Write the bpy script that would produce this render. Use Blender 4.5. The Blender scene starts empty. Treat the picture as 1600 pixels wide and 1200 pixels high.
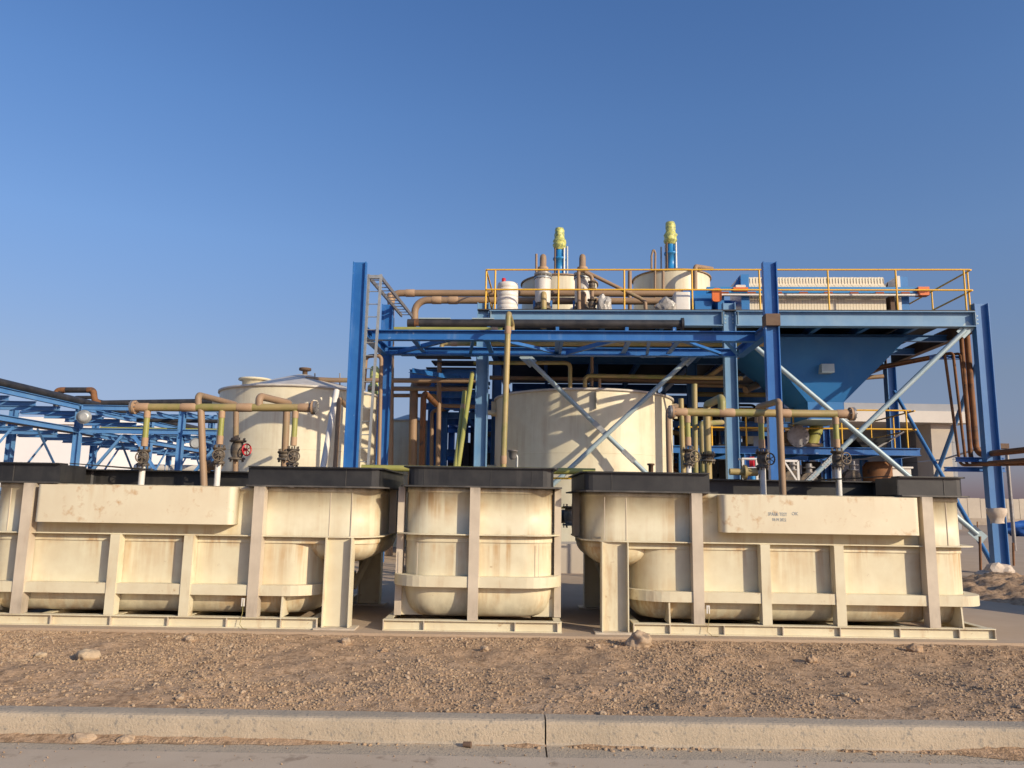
import bpy, math, random
from math import sin, cos, tan, radians as R, pi, sqrt, atan2
from mathutils import Vector as V, Matrix, noise
rng = random.Random(7)
C = bpy.context.scene.collection
scn = bpy.context.scene

# ------------------------------------------------------------------ camera
F = 1190.0; PITCH = R(8.8); ROLL = R(0.9); CAMZ = 1.6
fw = V((0, cos(PITCH), sin(PITCH))); r0 = V((1, 0, 0)); u0 = V((0, -sin(PITCH), cos(PITCH)))
rt = r0 * cos(ROLL) + u0 * sin(ROLL); up = u0 * cos(ROLL) - r0 * sin(ROLL)
cd = bpy.data.cameras.new('camera'); cam = bpy.data.objects.new('camera', cd); C.objects.link(cam)
m = Matrix.Identity(4)
for i in range(3):
    m[i][0] = rt[i]; m[i][1] = up[i]; m[i][2] = -fw[i]
m[2][3] = CAMZ
cam.matrix_world = m
cd.sensor_width = 36; cd.lens = 36 * F / 1600; cd.clip_start = .1; cd.clip_end = 9000
scn.camera = cam

# ------------------------------------------------------------------ sky, sun, exposure
SUN_AZ, SUN_EL = R(50), R(21)            # azimuth to the right of the direction behind the camera
w = bpy.data.worlds.new('World'); scn.world = w; w.use_nodes = True
nt = w.node_tree; nt.nodes.clear()
sky = nt.nodes.new('ShaderNodeTexSky'); sky.sky_type = 'NISHITA'; sky.sun_disc = False
sky.sun_elevation = SUN_EL; sky.sun_rotation = pi - SUN_AZ
sky.air_density = .7; sky.dust_density = 1.0; sky.ozone_density = 3.0; sky.altitude = 0
bg = nt.nodes.new('ShaderNodeBackground'); bg.inputs[1].default_value = .10
wo = nt.nodes.new('ShaderNodeOutputWorld')
# dusty desert air: warms the sky near the horizon, deepens it overhead (depends on elevation only)
tcw = nt.nodes.new('ShaderNodeTexCoord'); sp = nt.nodes.new('ShaderNodeSeparateXYZ'); nt.links.new(tcw.outputs['Generated'], sp.inputs[0])
cr_ = nt.nodes.new('ShaderNodeValToRGB'); nt.links.new(sp.outputs[2], cr_.inputs[0]); el_ = cr_.color_ramp.elements
TINT = [(0.0, (.44,.28,.33)), (.07, (.53,.42,.44)), (.153, (.69,.55,.50)), (.314, (.79,.80,.81)), (.46, (.74,.86,.95)), (.60, (.66,.84,1.0))]
while len(el_) < len(TINT): el_.new(.5)
for e_, (p_, c_) in zip(el_, TINT): e_.position = p_; e_.color = (*c_, 1)
vm = nt.nodes.new('ShaderNodeVectorMath'); vm.operation = 'MULTIPLY'; nt.links.new(sky.outputs[0], vm.inputs[0]); nt.links.new(cr_.outputs[0], vm.inputs[1])
vs_ = nt.nodes.new('ShaderNodeVectorMath'); vs_.operation = 'SCALE'; vs_.inputs[3].default_value = 2.0; nt.links.new(vm.outputs[0], vs_.inputs[0])
nt.links.new(vs_.outputs[0], bg.inputs[0]); nt.links.new(bg.outputs[0], wo.inputs[0])
sd = bpy.data.lights.new('sun', 'SUN'); sd.energy = 4.55; sd.angle = R(.5); sd.color = (1, .855, .64)
sun = bpy.data.objects.new('sun', sd); C.objects.link(sun)
tosun = V((sin(SUN_AZ) * cos(SUN_EL), -cos(SUN_AZ) * cos(SUN_EL), sin(SUN_EL)))
sun.rotation_euler = tosun.to_track_quat('Z', 'Y').to_euler(); sun.location = tosun * 60
scn.view_settings.view_transform = 'Standard'; scn.view_settings.look = 'None'
scn.view_settings.exposure = 0; scn.view_settings.gamma = 1; scn.view_settings.use_curve_mapping = False

# ------------------------------------------------------------------ frames: W is the world, S the plant's own axes (turned 3 degrees)
YAW = R(3.0); PIV = V((0, 19.8, 0)); UA = V((cos(YAW), -sin(YAW), 0)); VA = V((sin(YAW), cos(YAW), 0))
def s2w(p): return PIV + UA * p[0] + VA * (p[1] - 19.8) + V((0, 0, p[2]))
def ray(px, py): return fw + rt * ((px - 800) / F) - up * ((py - 600) / F)
def at(px, py, Y):
    d = ray(px, py); t = Y / d.y; return V((d.x * t, Y, CAMZ + d.z * t))
def sat(px, py, v):
    d = ray(px, py); c = V((0, 0, CAMZ)) - PIV
    t = ((v - 19.8) - c.dot(VA)) / d.dot(VA); q = c + d * t
    return V((q.dot(UA), v, q.z))
BASE = {}

# ------------------------------------------------------------------ mesh builder
class MB:
    def __init__(s): s.v = []; s.f = []; s.s = []
    def add(s, vs, fs, smooth=False):
        o = len(s.v); s.v += [V(p) for p in vs]
        for f in fs: s.f.append([i + o for i in f]); s.s.append(smooth)
        return s
    def box(s, a, b):
        x0, x1 = sorted((a[0], b[0])); y0, y1 = sorted((a[1], b[1])); z0, z1 = sorted((a[2], b[2]))
        vs = [(x0,y0,z0),(x1,y0,z0),(x1,y1,z0),(x0,y1,z0),(x0,y0,z1),(x1,y0,z1),(x1,y1,z1),(x0,y1,z1)]
        return s.add(vs, [(0,3,2,1),(4,5,6,7),(0,1,5,4),(1,2,6,5),(2,3,7,6),(3,0,4,7)])
    def rbox(s, a, b, r, axis=2, n=4):
        """box with its four edges along one axis rounded"""
        lo = [min(a[i], b[i]) for i in range(3)]; hi = [max(a[i], b[i]) for i in range(3)]
        i, j = [(1,2),(2,0),(0,1)][axis]
        pts = ring(lo[i], hi[i], lo[j], hi[j], r, n)
        def mk(p, c):
            q = [0,0,0]; q[i] = p[0]; q[j] = p[1]; q[axis] = c; return q
        k = len(pts); vs = [mk(p, lo[axis]) for p in pts] + [mk(p, hi[axis]) for p in pts]
        s.add(vs, [(q, (q+1) % k, (q+1) % k + k, q + k) for q in range(k)], True)
        s.add(vs, [tuple(range(k-1,-1,-1)), tuple(range(k, 2*k))]); return s
    def obox(s, c, ax, ay, az, h):
        """oriented box: centre, three unit axes, half sizes"""
        c = V(c); vs = []
        for dz in (-1,1):
            for dx, dy in ((-1,-1),(1,-1),(1,1),(-1,1)):
                vs.append(c + ax*dx*h[0] + ay*dy*h[1] + az*dz*h[2])
        return s.add(vs, [(0,3,2,1),(4,5,6,7),(0,1,5,4),(1,2,6,5),(2,3,7,6),(3,0,4,7)])
    def prof(s, p0, p1, pts, upv, caps=None):
        p0 = V(p0); p1 = V(p1); d = (p1 - p0).normalized(); h = V(upv); h = (h - d*h.dot(d)).normalized(); b = h.cross(d)
        k = len(pts)
        vs = [p0 + b*x + h*y for x, y in pts] + [p1 + b*x + h*y for x, y in pts]
        s.add(vs, [(i, (i+1) % k, (i+1) % k + k, i + k) for i in range(k)])
        caps = caps or [tuple(range(k))]
        s.add(vs, [tuple(reversed(c)) for c in caps] + [tuple(i + k for i in c) for c in caps]); return s
    def ibeam(s, p0, p1, h, b, upv=(0,0,1), tf=.018, tw=.014):
        pts = [(-b/2,-h/2),(b/2,-h/2),(b/2,-h/2+tf),(tw/2,-h/2+tf),(tw/2,h/2-tf),(b/2,h/2-tf),(b/2,h/2),(-b/2,h/2),(-b/2,h/2-tf),(-tw/2,h/2-tf),(-tw/2,-h/2+tf),(-b/2,-h/2+tf)]
        return s.prof(p0, p1, pts, upv, [(0,1,2,3,10,11),(3,4,9,10),(4,5,6,7,8,9)])
    def bar(s, p0, p1, wd, ht, upv=(0,0,1)):
        return s.prof(p0, p1, [(-wd/2,-ht/2),(wd/2,-ht/2),(wd/2,ht/2),(-wd/2,ht/2)], upv)
    def angle(s, p0, p1, a, t=.012, upv=(0,0,1)):
        return s.prof(p0, p1, [(0,0),(a,0),(a,t),(t,t),(t,a),(0,a)], upv, [(0,1,2,3),(0,3,4,5)])
    def tube(s, path, r, n=10, caps=True, closed=False):
        P = [V(p) for p in path]; k = len(P)
        T = []
        for i in range(k):
            if closed: t = P[(i+1) % k] - P[i-1]
            else: t = P[min(i+1,k-1)] - P[max(i-1,0)]
            T.append(t.normalized())
        a = V((0,0,1)) if abs(T[0].z) < .9 else V((1,0,0))
        N = (a - T[0]*a.dot(T[0])).normalized(); vs = []
        for i in range(k):
            N = (N - T[i]*N.dot(T[i])).normalized(); B = T[i].cross(N)
            rr = r[i] if isinstance(r, (list, tuple)) else r
            for j in range(n):
                q = 2*pi*j/n; vs.append(P[i] + N*cos(q)*rr + B*sin(q)*rr)
        fs = []
        for i in range(k if closed else k-1):
            for j in range(n):
                a0 = i*n + j; a1 = i*n + (j+1) % n; b0 = ((i+1) % k)*n + j; b1 = ((i+1) % k)*n + (j+1) % n
                fs.append((a0, a1, b1, b0))
        s.add(vs, fs, True)
        if caps and not closed:
            s.add(vs, [tuple(range(n-1,-1,-1)), tuple(range((k-1)*n, k*n))])
        return s
    def pipe(s, pts, r, rb=None, n=12):
        return s.tube(fillet(pts, rb or r*2.2), r, n)
    def disc(s, c, d, r, t, n=18):
        c = V(c); d = V(d).normalized(); return s.tube([c - d*t/2, c + d*t/2], r, n)
    def lathe(s, prof, c=(0,0,0), n=32, d=(0,0,1), cap=True):
        c = V(c); d = V(d).normalized(); a = V((1,0,0)) if abs(d.x) < .9 else V((0,1,0))
        X = (a - d*a.dot(d)).normalized(); Y = d.cross(X); vs = []
        for rr, z in prof:
            for j in range(n):
                q = 2*pi*j/n; vs.append(c + d*z + X*cos(q)*rr + Y*sin(q)*rr)
        k = len(prof)
        for i in range(k-1):
            s.add([], []); 
        o = [(i*n+j, i*n+(j+1) % n, (i+1)*n+(j+1) % n, (i+1)*n+j) for i in range(k-1) for j in range(n)]
        s.add(vs, o, True)
        if cap: s.add(vs, [tuple(range(n-1,-1,-1)), tuple(range((k-1)*n, k*n))])
        return s
    def loft(s, rings, capa=True, capb=True, smooth=True):
        k = len(rings[0]); vs = [p for r_ in rings for p in r_]
        s.add(vs, [(i*k+j, i*k+(j+1) % k, (i+1)*k+(j+1) % k, (i+1)*k+j) for i in range(len(rings)-1) for j in range(k)], smooth)
        if capa: s.add(vs, [tuple(range(k-1,-1,-1))])
        if capb: s.add(vs, [tuple(range((len(rings)-1)*k, len(rings)*k))])
        return s
    def torus(s, c, d, Rr, r, n=20, m_=6):
        c = V(c); d = V(d).normalized(); a = V((1,0,0)) if abs(d.x) < .9 else V((0,1,0))
        X = (a - d*a.dot(d)).normalized(); Y = d.cross(X)
        return s.tube([c + X*cos(2*pi*i/n)*Rr + Y*sin(2*pi*i/n)*Rr for i in range(n)], r, m_, closed=True)
    def poly(s, pts, ext):
        """closed polygon extruded by a vector"""
        k = len(pts); e = V(ext); vs = [V(p) for p in pts] + [V(p) + e for p in pts]
        nrm = sum(((V(pts[i]) - V(pts[0])).cross(V(pts[(i+1) % k]) - V(pts[0])) for i in range(k)), V())
        if nrm.dot(e) < 0:
            vs = [V(p) for p in reversed(pts)] + [V(p) + e for p in reversed(pts)]
        return s.add(vs, [tuple(range(k-1,-1,-1)), tuple(range(k, 2*k))] + [(i, (i+1) % k, (i+1) % k + k, i + k) for i in range(k)])
    def mesh(s, name, base):
        me = bpy.data.meshes.new(name); b = V(base)
        me.from_pydata([tuple(p - b) for p in s.v], [], s.f)
        me.polygons.foreach_set('use_smooth', s.s); me.update(); return me

def ring(x0, x1, y0, y1, r, n=6):
    out = []; r = max(.001, min(r, (x1-x0)/2 - .001, (y1-y0)/2 - .001))
    for cx, cy, a0 in ((x1-r, y0+r, -pi/2), (x1-r, y1-r, 0), (x0+r, y1-r, pi/2), (x0+r, y0+r, pi)):
        for i in range(n+1):
            a = a0 + pi/2*i/n; out.append((cx + r*cos(a), cy + r*sin(a)))
    return out
def rg(x0, x1, y0, y1, ra, rb, sx, n=8):
    """plan outline with radius ra at the overhang end and rb at the other (overhang at low x when sx > 0)"""
    rl, rr = (ra, rb) if sx > 0 else (rb, ra); out = []
    for cx, cy, a0, r in ((x1-rr, y0+rr, -pi/2, rr), (x1-rr, y1-rr, 0, rr), (x0+rl, y1-rl, pi/2, rl), (x0+rl, y0+rl, pi, rl)):
        for i in range(n+1): out.append((cx + r*cos(a0 + pi/2*i/n), cy + r*sin(a0 + pi/2*i/n)))
    return out
def fillet(pts, rb, n=6):
    P = [V(p) for p in pts]; out = [P[0]]
    for i in range(1, len(P)-1):
        a = P[i-1] - P[i]; b = P[i+1] - P[i]; la, lb = a.length, b.length
        a.normalize(); b.normalize(); ang = a.angle(b, pi)
        if ang > pi - .03: out.append(P[i]); continue
        t = min(rb / tan(ang/2), la*.48, lb*.48); rr = t*tan(ang/2)
        c = P[i] + (a+b).normalized() * (rr / sin(ang/2)); s0 = P[i] + a*t - c; s1 = P[i] + b*t - c
        th = s0.angle(s1, 0)
        for k in range(n+1):
            f = k/n
            q = (s0*sin((1-f)*th) + s1*sin(f*th)) / max(sin(th), 1e-6); out.append(c + q)
    out.append(P[-1]); return out
def ground(pts, lo=.02):
    """let a pipe that comes down behind the tanks run on to the ground"""
    P = [V(q) for q in pts]
    for e, n_ in ((0, 1), (-1, -2)):
        d = P[e] - P[n_]
        if .3 < P[e].z < 2.7 and d.z < 0 and abs(d.z) > 2*(abs(d.x) + abs(d.y))*.5:
            z = 1.46 if P[e].y < 11.85 else lo
            P[e] = P[n_] + d*((z - P[n_].z)/d.z)
    return P
def plan_sweep(mb, path, profile, closed):
    """sweep a closed (offset, z) outline along a plan path; the offset points to the right of travel"""
    k = len(path); P = [V((p[0], p[1])) for p in path]; rings = []
    for i in range(k):
        if closed: a, b = P[i-1], P[(i+1) % k]
        else: a, b = P[max(i-1,0)], P[min(i+1,k-1)]
        t = (b - a).normalized(); nn = V((t.y, -t.x))
        rings.append([(P[i].x + nn.x*o, P[i].y + nn.y*o, z) for o, z in profile])
    if closed:
        m_ = len(profile); vs = [p for r_ in rings for p in r_]
        mb.add(vs, [(i*m_+j, ((i+1) % k)*m_+j, ((i+1) % k)*m_+(j+1) % m_, i*m_+(j+1) % m_) for i in range(k) for j in range(m_)])
    else:
        m_ = len(profile); vs = [p for r_ in rings for p in r_]
        mb.add(vs, [(i*m_+j, (i+1)*m_+j, (i+1)*m_+(j+1) % m_, i*m_+(j+1) % m_) for i in range(k-1) for j in range(m_)])
        mb.add(vs, [tuple(range(m_)), tuple(range((k-1)*m_+m_-1, (k-1)*m_-1, -1))])
    return mb

# ------------------------------------------------------------------ things, parts
def tag(o, label, cat, group=None):
    o['label'] = label; o['category'] = cat
    if group: o['group'] = group
def place(o, loc, frame):
    if frame == 'S': o.location = s2w(loc); o.rotation_euler = (0, 0, -YAW)
    else: o.location = loc
    BASE[o.name] = V(loc)
def thing(name, label, cat, loc, frame='W', group=None):
    o = bpy.data.objects.new(name, None); C.objects.link(o); o.empty_display_size = .2
    place(o, loc, frame); tag(o, label, cat, group); return o
def part(name, mb, mt, parent, label=None):
    me = mb.mesh(name, BASE[parent.name]); me.materials.append(mt)
    o = bpy.data.objects.new(name, me); C.objects.link(o); o.parent = parent; BASE[o.name] = BASE[parent.name]
    if label: o['label'] = label
    return o
def single(name, mb, mt, label, cat, loc=None, frame='W', group=None):
    if loc is None:
        n = len(mb.v); loc = V((sum(p.x for p in mb.v)/n, sum(p.y for p in mb.v)/n, min(p.z for p in mb.v)))
    me = mb.mesh(name, loc); me.materials.append(mt)
    o = bpy.data.objects.new(name, me); C.objects.link(o); place(o, loc, frame); tag(o, label, cat, group); return o
def struct(name, mb, mt, kind='structure', base=(0,0,0)):
    me = mb.mesh(name, base); me.materials.append(mt)
    o = bpy.data.objects.new(name, me); C.objects.link(o); o.location = base; o['kind'] = kind; BASE[o.name] = V(base); return o

# ------------------------------------------------------------------ materials
def mat(name, col, col2=None, rough=.6, metal=0, scale=3.0, lo=.35, hi=.65, stretch=(1,1,1), streak=None, s_lo=.58, s_hi=.75, s_scale=(9,9,.8), s_amt=.8,
        spots=None, sp_lo=.68, sp_hi=.75, sp_scale=14, bump=0, b_scale=40, spec=.5, coords='Object', coat=0, trans=0, zb=None, grime=None):
    M = bpy.data.materials.new(name); M.use_nodes = True; n = M.node_tree.nodes; L = M.node_tree.links
    bs = n['Principled BSDF']; bs.inputs['Roughness'].default_value = rough; bs.inputs['Metallic'].default_value = metal
    bs.inputs['Specular IOR Level'].default_value = spec; bs.inputs['Transmission Weight'].default_value = trans
    tc = n.new('ShaderNodeTexCoord').outputs[coords]
    def noise_(sc, detail=5, st=(1,1,1), rg=.6):
        mp = n.new('ShaderNodeMapping'); mp.inputs['Scale'].default_value = st; L.new(tc, mp.inputs[0])
        x = n.new('ShaderNodeTexNoise'); x.inputs['Scale'].default_value = sc; x.inputs['Detail'].default_value = detail; x.inputs['Roughness'].default_value = rg
        L.new(mp.outputs[0], x.inputs[0]); return x.outputs[0]
    def ramp(src, a, b):
        r_ = n.new('ShaderNodeMapRange'); r_.inputs[1].default_value = a; r_.inputs[2].default_value = b; L.new(src, r_.inputs[0]); return r_.outputs[0]
    def mix(fac, a, b, k=1.0):
        x = n.new('ShaderNodeMix'); x.data_type = 'RGBA'
        if k != 1.0:
            mm = n.new('ShaderNodeMath'); mm.operation = 'MULTIPLY'; mm.inputs[1].default_value = k; L.new(fac, mm.inputs[0]); fac = mm.outputs[0]
        L.new(fac, x.inputs[0])
        for i, c in ((6, a), (7, b)):
            if isinstance(c, tuple): x.inputs[i].default_value = (*c, 1)
            else: L.new(c, x.inputs[i])
        return x.outputs[2]
    def band(stops):
        sp_ = n.new('ShaderNodeSeparateXYZ'); L.new(tc, sp_.inputs[0]); q_ = ramp(sp_.outputs[2], 0, 2.2)
        c_ = n.new('ShaderNodeValToRGB'); L.new(q_, c_.inputs[0]); e_ = c_.color_ramp.elements
        while len(e_) < len(stops): e_.new(.5)
        for a, (z, v) in zip(e_, stops): a.position = z/2.2; a.color = (v, v, v, 1)
        return c_.outputs[0]
    cur = col
    if col2: cur = mix(ramp(noise_(scale, 6, stretch), lo, hi), col, col2)
    if streak:
        f1 = ramp(noise_(1, 4, s_scale, .65), s_lo, s_hi); f2 = ramp(noise_(1.1, 4), .40, .57)
        mu = n.new('ShaderNodeMath'); mu.operation = 'MULTIPLY'; L.new(f1, mu.inputs[0]); L.new(f2, mu.inputs[1])
        if zb:
            m2 = n.new('ShaderNodeMath'); m2.operation = 'MULTIPLY'; L.new(mu.outputs[0], m2.inputs[0]); L.new(band(zb), m2.inputs[1]); mu = m2
        cur = mix(mu.outputs[0], cur, streak, s_amt)
    if spots: cur = mix(ramp(noise_(sp_scale, 4), sp_lo, sp_hi), cur, spots, .85)
    if grime:
        g1 = ramp(noise_(1, 5, (5, 5, 1.6), .7), .30, .62); m3 = n.new('ShaderNodeMath'); m3.operation = 'MULTIPLY'; L.new(g1, m3.inputs[0]); L.new(band(grime), m3.inputs[1])
        cur = mix(m3.outputs[0], cur, (.11, .085, .06), .85)
    if isinstance(cur, tuple): bs.inputs['Base Color'].default_value = (*cur, 1)
    else: L.new(cur, bs.inputs['Base Color'])
    if bump:
        bp = n.new('ShaderNodeBump'); bp.inputs['Strength'].default_value = bump; bp.inputs['Distance'].default_value = .02
        L.new(noise_(b_scale, 6), bp.inputs['Height']); L.new(bp.outputs[0], bs.inputs['Normal'])
    return M
RUST = (.36, .17, .05)
M = dict(
    cream=mat('cream_paint', (.72,.66,.47), (.65,.57,.39), .5, streak=(.43,.22,.06), s_lo=.41, s_hi=.57, s_scale=(9,9,.40), s_amt=.8, zb=[(0,.5),(.42,.8),(.54,.25),(.75,.4),(1.06,1),(1.10,.5),(1.15,.6),(1.3,.35),(1.70,.9),(1.8,.6)], grime=[(0,.25),(.25,.5),(.45,.12),(.6,.0),(1.0,.10),(1.10,.18),(1.2,.0),(1.55,.02),(1.70,.35),(1.80,1)], spots=(.30,.17,.08), sp_lo=.71, sp_hi=.80, sp_scale=9, bump=.04, b_scale=6),
    cream_plain=mat('cream_steel', (.70,.64,.46), (.62,.54,.37), .5, scale=2.2, streak=RUST, s_lo=.55, s_hi=.82, s_scale=(6,6,1.5), s_amt=.7, spots=(.32,.17,.07), sp_lo=.66, sp_hi=.76, sp_scale=6, bump=.04, b_scale=8),
    cream_rib=mat('faded_cream_rib', (.62,.53,.41), (.52,.44,.34), .55, scale=2.5, streak=RUST, s_lo=.58, s_hi=.85, s_scale=(5,5,1), s_amt=.6, grime=[(0,.25),(.25,.5),(.45,.12),(.6,.0),(1.0,.10),(1.10,.18),(1.2,.0),(1.55,.02),(1.70,.35),(1.80,1)]),
    cream_box=mat('cream_box', (.73,.66,.48), (.67,.58,.41), .5, scale=1.6, spots=(.46,.24,.08), sp_lo=.58, sp_hi=.76, sp_scale=7, streak=(.52,.32,.13), s_lo=.50, s_hi=.82, s_scale=(10,10,.8), s_amt=.7, zb=[(0,0),(1.28,.3),(1.55,.3),(1.76,1)]),
    tank=mat('tank_cream', (.74,.68,.50), (.69,.62,.44), .42, streak=(.50,.38,.24), s_lo=.45, s_hi=.72, s_scale=(5,5,.3), s_amt=.6),
    tank_roof=mat('tank_roof_grey', (.62,.58,.52), (.5,.45,.38), .5),
    black=mat('black_coping', (.018,.018,.019), (.035,.034,.033), .42, scale=4, streak=(.10,.09,.08), s_lo=.5, s_hi=.8, s_scale=(7,7,.5), s_amt=.5),
    blackdust=mat('dusty_black', (.05,.048,.045), (.16,.14,.12), .6, scale=3, lo=.45, hi=.8),
    liquid=mat('dark_liquid', (.02,.02,.018), rough=.08),
    royal=mat('royal_blue_paint', (.020,.125,.38), (.035,.16,.43), .4, scale=2, streak=(.22,.33,.48), s_lo=.55, s_hi=.85, s_scale=(6,6,.7), s_amt=.6, spots=(.35,.45,.55), sp_lo=.68, sp_hi=.74, sp_scale=5),
    pale=mat('faded_blue_paint', (.115,.25,.42), (.17,.31,.46), .5, scale=1.6, streak=(.28,.36,.42), s_lo=.5, s_hi=.9, s_scale=(3,3,.6), s_amt=.6),
    mid=mat('mid_blue_paint', (.045,.165,.40), (.07,.20,.43), .45, scale=1.6, streak=(.2,.3,.42), s_lo=.55, s_hi=.9, s_amt=.5),
    rackblue=mat('rack_blue_paint', (.075,.215,.46), (.15,.30,.50), .5, scale=.8, lo=.4, hi=.7),
    hopper=mat('hopper_blue', (.025,.165,.44), (.035,.20,.48), .4, scale=.8, streak=(.10,.26,.45), s_lo=.5, s_hi=.85, s_scale=(2,2,.3), s_amt=.6),
    brace=mat('pale_brace', (.30,.40,.44), (.38,.46,.48), .45, scale=2, metal=.1),
    galv=mat('galvanised', (.33,.34,.33), (.43,.43,.41), .45, metal=.4, scale=6),
    primer=mat('brown_primer', (.12,.07,.045), (.17,.11,.07), .8),
    tan=mat('tan_grp_pipe', (.33,.21,.12), (.27,.18,.11), .6, scale=2, streak=(.24,.22,.09), s_lo=.55, s_hi=.7, s_scale=(1.2,1.2,1.2), s_amt=.6),
    olive=mat('olive_grp_pipe', (.40,.30,.12), (.33,.24,.11), .5, scale=1.5, streak=(.20,.22,.05), s_lo=.45, s_hi=.6, s_scale=(1.6,1.6,1.6), s_amt=.85),
    green=mat('green_grp_pipe', (.26,.27,.06), (.33,.31,.09), .45, scale=2),
    joint=mat('pale_joint_wrap', (.44,.29,.17), (.38,.24,.14), .7, scale=5),
    rustpipe=mat('rusty_pipe', (.24,.10,.035), (.17,.075,.03), .8, scale=3, spots=(.05,.035,.03), sp_lo=.55, sp_hi=.7, sp_scale=5),
    blackpipe=mat('black_pipe', (.02,.02,.022), (.05,.045,.042), .5, scale=4),
    rail=mat('yellow_rail', (.82,.47,.03), (.74,.40,.03), .45, scale=5),
    orange=mat('orange_paint', (.78,.18,.03), (.68,.15,.03), .45),
    motorblue=mat('motor_blue', (.02,.24,.55), (.03,.20,.45), .4),
    wrap=mat('yellow_wrap', (.62,.60,.16), (.30,.34,.14), .35, scale=14, lo=.42, hi=.6, bump=.6, b_scale=30),
    film=mat('clear_wrap', (.46,.43,.39), (.28,.27,.25), .25, scale=9, bump=.7, b_scale=14),
    white=mat('white_plastic', (.74,.71,.66), (.68,.64,.57), .45),
    plate=mat('press_plate', (.76,.68,.52), (.68,.59,.44), .55, scale=6),
    red=mat('red_wheel', (.55,.02,.03), rough=.4),
    iron=mat('cast_iron', (.06,.055,.05), (.20,.15,.10), .6, metal=.3, scale=12),
    steel=mat('grey_steel', (.30,.29,.28), (.22,.20,.19), .45, metal=.5, scale=8),
    dark=mat('dark_grating_backdrop', (.035,.035,.04), (.05,.05,.05), .7),
    concrete=mat('kerb_concrete', (.46,.37,.265), (.38,.31,.225), .85, scale=2.2, spots=(.22,.20,.17), sp_lo=.56, sp_hi=.68, sp_scale=24, bump=.5, b_scale=55, coords='Generated' if 0 else 'Object'),
    gutter=mat('gutter_concrete', (.48,.37,.26), (.54,.43,.31), .9, scale=1.3, spots=(.30,.22,.15), sp_lo=.58, sp_hi=.7, sp_scale=5, bump=.2, b_scale=80),
    slab=mat('dusty_slab', (.40,.295,.20), (.45,.34,.24), .9, scale=.8, bump=.2, b_scale=30),
    dirt=mat('dry_dirt', (.46,.30,.18), (.52,.355,.225), .95, scale=1.2, spots=(.26,.165,.095), sp_lo=.46, sp_hi=.64, sp_scale=14, bump=1.0, b_scale=42, spec=.12),
    clod=mat('dirt_clod', (.35,.245,.155), (.41,.29,.185), .95, scale=4, spec=.1),
    rock=mat('dusty_rock', (.46,.34,.23), (.36,.26,.17), .9, scale=6, bump=.6, b_scale=25, spec=.2),
    rockdark=mat('brown_rock', (.42,.29,.185), (.34,.23,.145), .9, scale=8, bump=.6, b_scale=25, spec=.2),
    rocklight=mat('pale_rock', (.50,.38,.25), (.43,.32,.205), .9, scale=6, bump=.5, b_scale=25, spec=.2),
    plain=mat('far_plain', (.36,.27,.19), (.30,.22,.16), .95, scale=.05),
    wallc=mat('precast_wall', (.52,.45,.36), (.44,.38,.31), .9, scale=.5),
    clad=mat('grey_cladding', (.30,.31,.33), (.26,.27,.29), .6, scale=.5),
    fascia=mat('cream_fascia', (.62,.57,.50), (.57,.52,.46), .7, scale=.5),
    whitewall=mat('white_wall', (.82,.79,.76), (.78,.75,.72), .6, scale=.3),
    ink=mat('blue_ink', (.10,.17,.26), (.5,.47,.4), .6, scale=60, lo=.45, hi=.7),
    brick=mat('block_wall', (.40,.33,.26), (.33,.27,.21), .9, scale=2),
    sack=mat('woven_sack', (.60,.50,.40), (.50,.40,.31), .8, scale=6, bump=.5, b_scale=20),
    tarp=mat('blue_tarp', (.02,.10,.36), (.03,.13,.42), .5, scale=2, bump=.4, b_scale=4),
)
# ================================================================== SETTING: ground, kerb, slab, dirt bank
YK = 6.05                                  # kerb face
mb = MB(); mb.add([(-4000,-60,-.24),(4000,-60,-.24),(4000,7000,-.24),(-4000,7000,-.24)], [(0,1,2,3)]); struct('desert_ground', mb, M['plain'])
mb = MB(); mb.box((-60,-6,-.4), (60,YK-.255,-.203)); struct('road', mb, M['gutter'])
kerb = bpy.data.objects.new('kerb', None); C.objects.link(kerb); kerb['kind'] = 'structure'; kerb.location = (0, YK, -.2); BASE['kerb'] = V((0,YK,-.2))
jx = at(852.5, 1140, YK).x
xs = [jx + k*9.0 for k in range(-3, 4)]
prof_k = [(-.25,-.38),(-.25,-.206),(-.05,-.2),(-.015,-.195),(0,-.18),(.008,-.1),(.016,-.055),(.028,-.036),(.05,-.028),(.10,-.026),(.21,-.03),(.21,-.38)]
for a, b in zip(xs, xs[1:]):
    mb = MB(); k = len(prof_k); n = 60; vs = []
    for i in range(n+1):
        x = a + .006 + (b - a - .012)*i/n
        for dy, z in prof_k:
            wob = .006*noise.noise(V((x*1.7, z*5, 3))) if dy > -.1 else 0
            vs.append((x, YK + dy + wob, z + wob*.5))
    mb.add(vs, [(i*k+j, i*k+(j+1) % k, (i+1)*k+(j+1) % k, (i+1)*k+j)[::-1] for i in range(n) for j in range(k)], False)
    mb.add(vs, [tuple(range(k)), tuple(range(n*k+k-1, n*k-1, -1))])
    part('kerb_segment', mb, M['concrete'], kerb)
mb = MB(); mb.box((-45, 9.36, -.5), (45, 46, .04)); struct('concrete_slab', mb, M['slab'])

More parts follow.
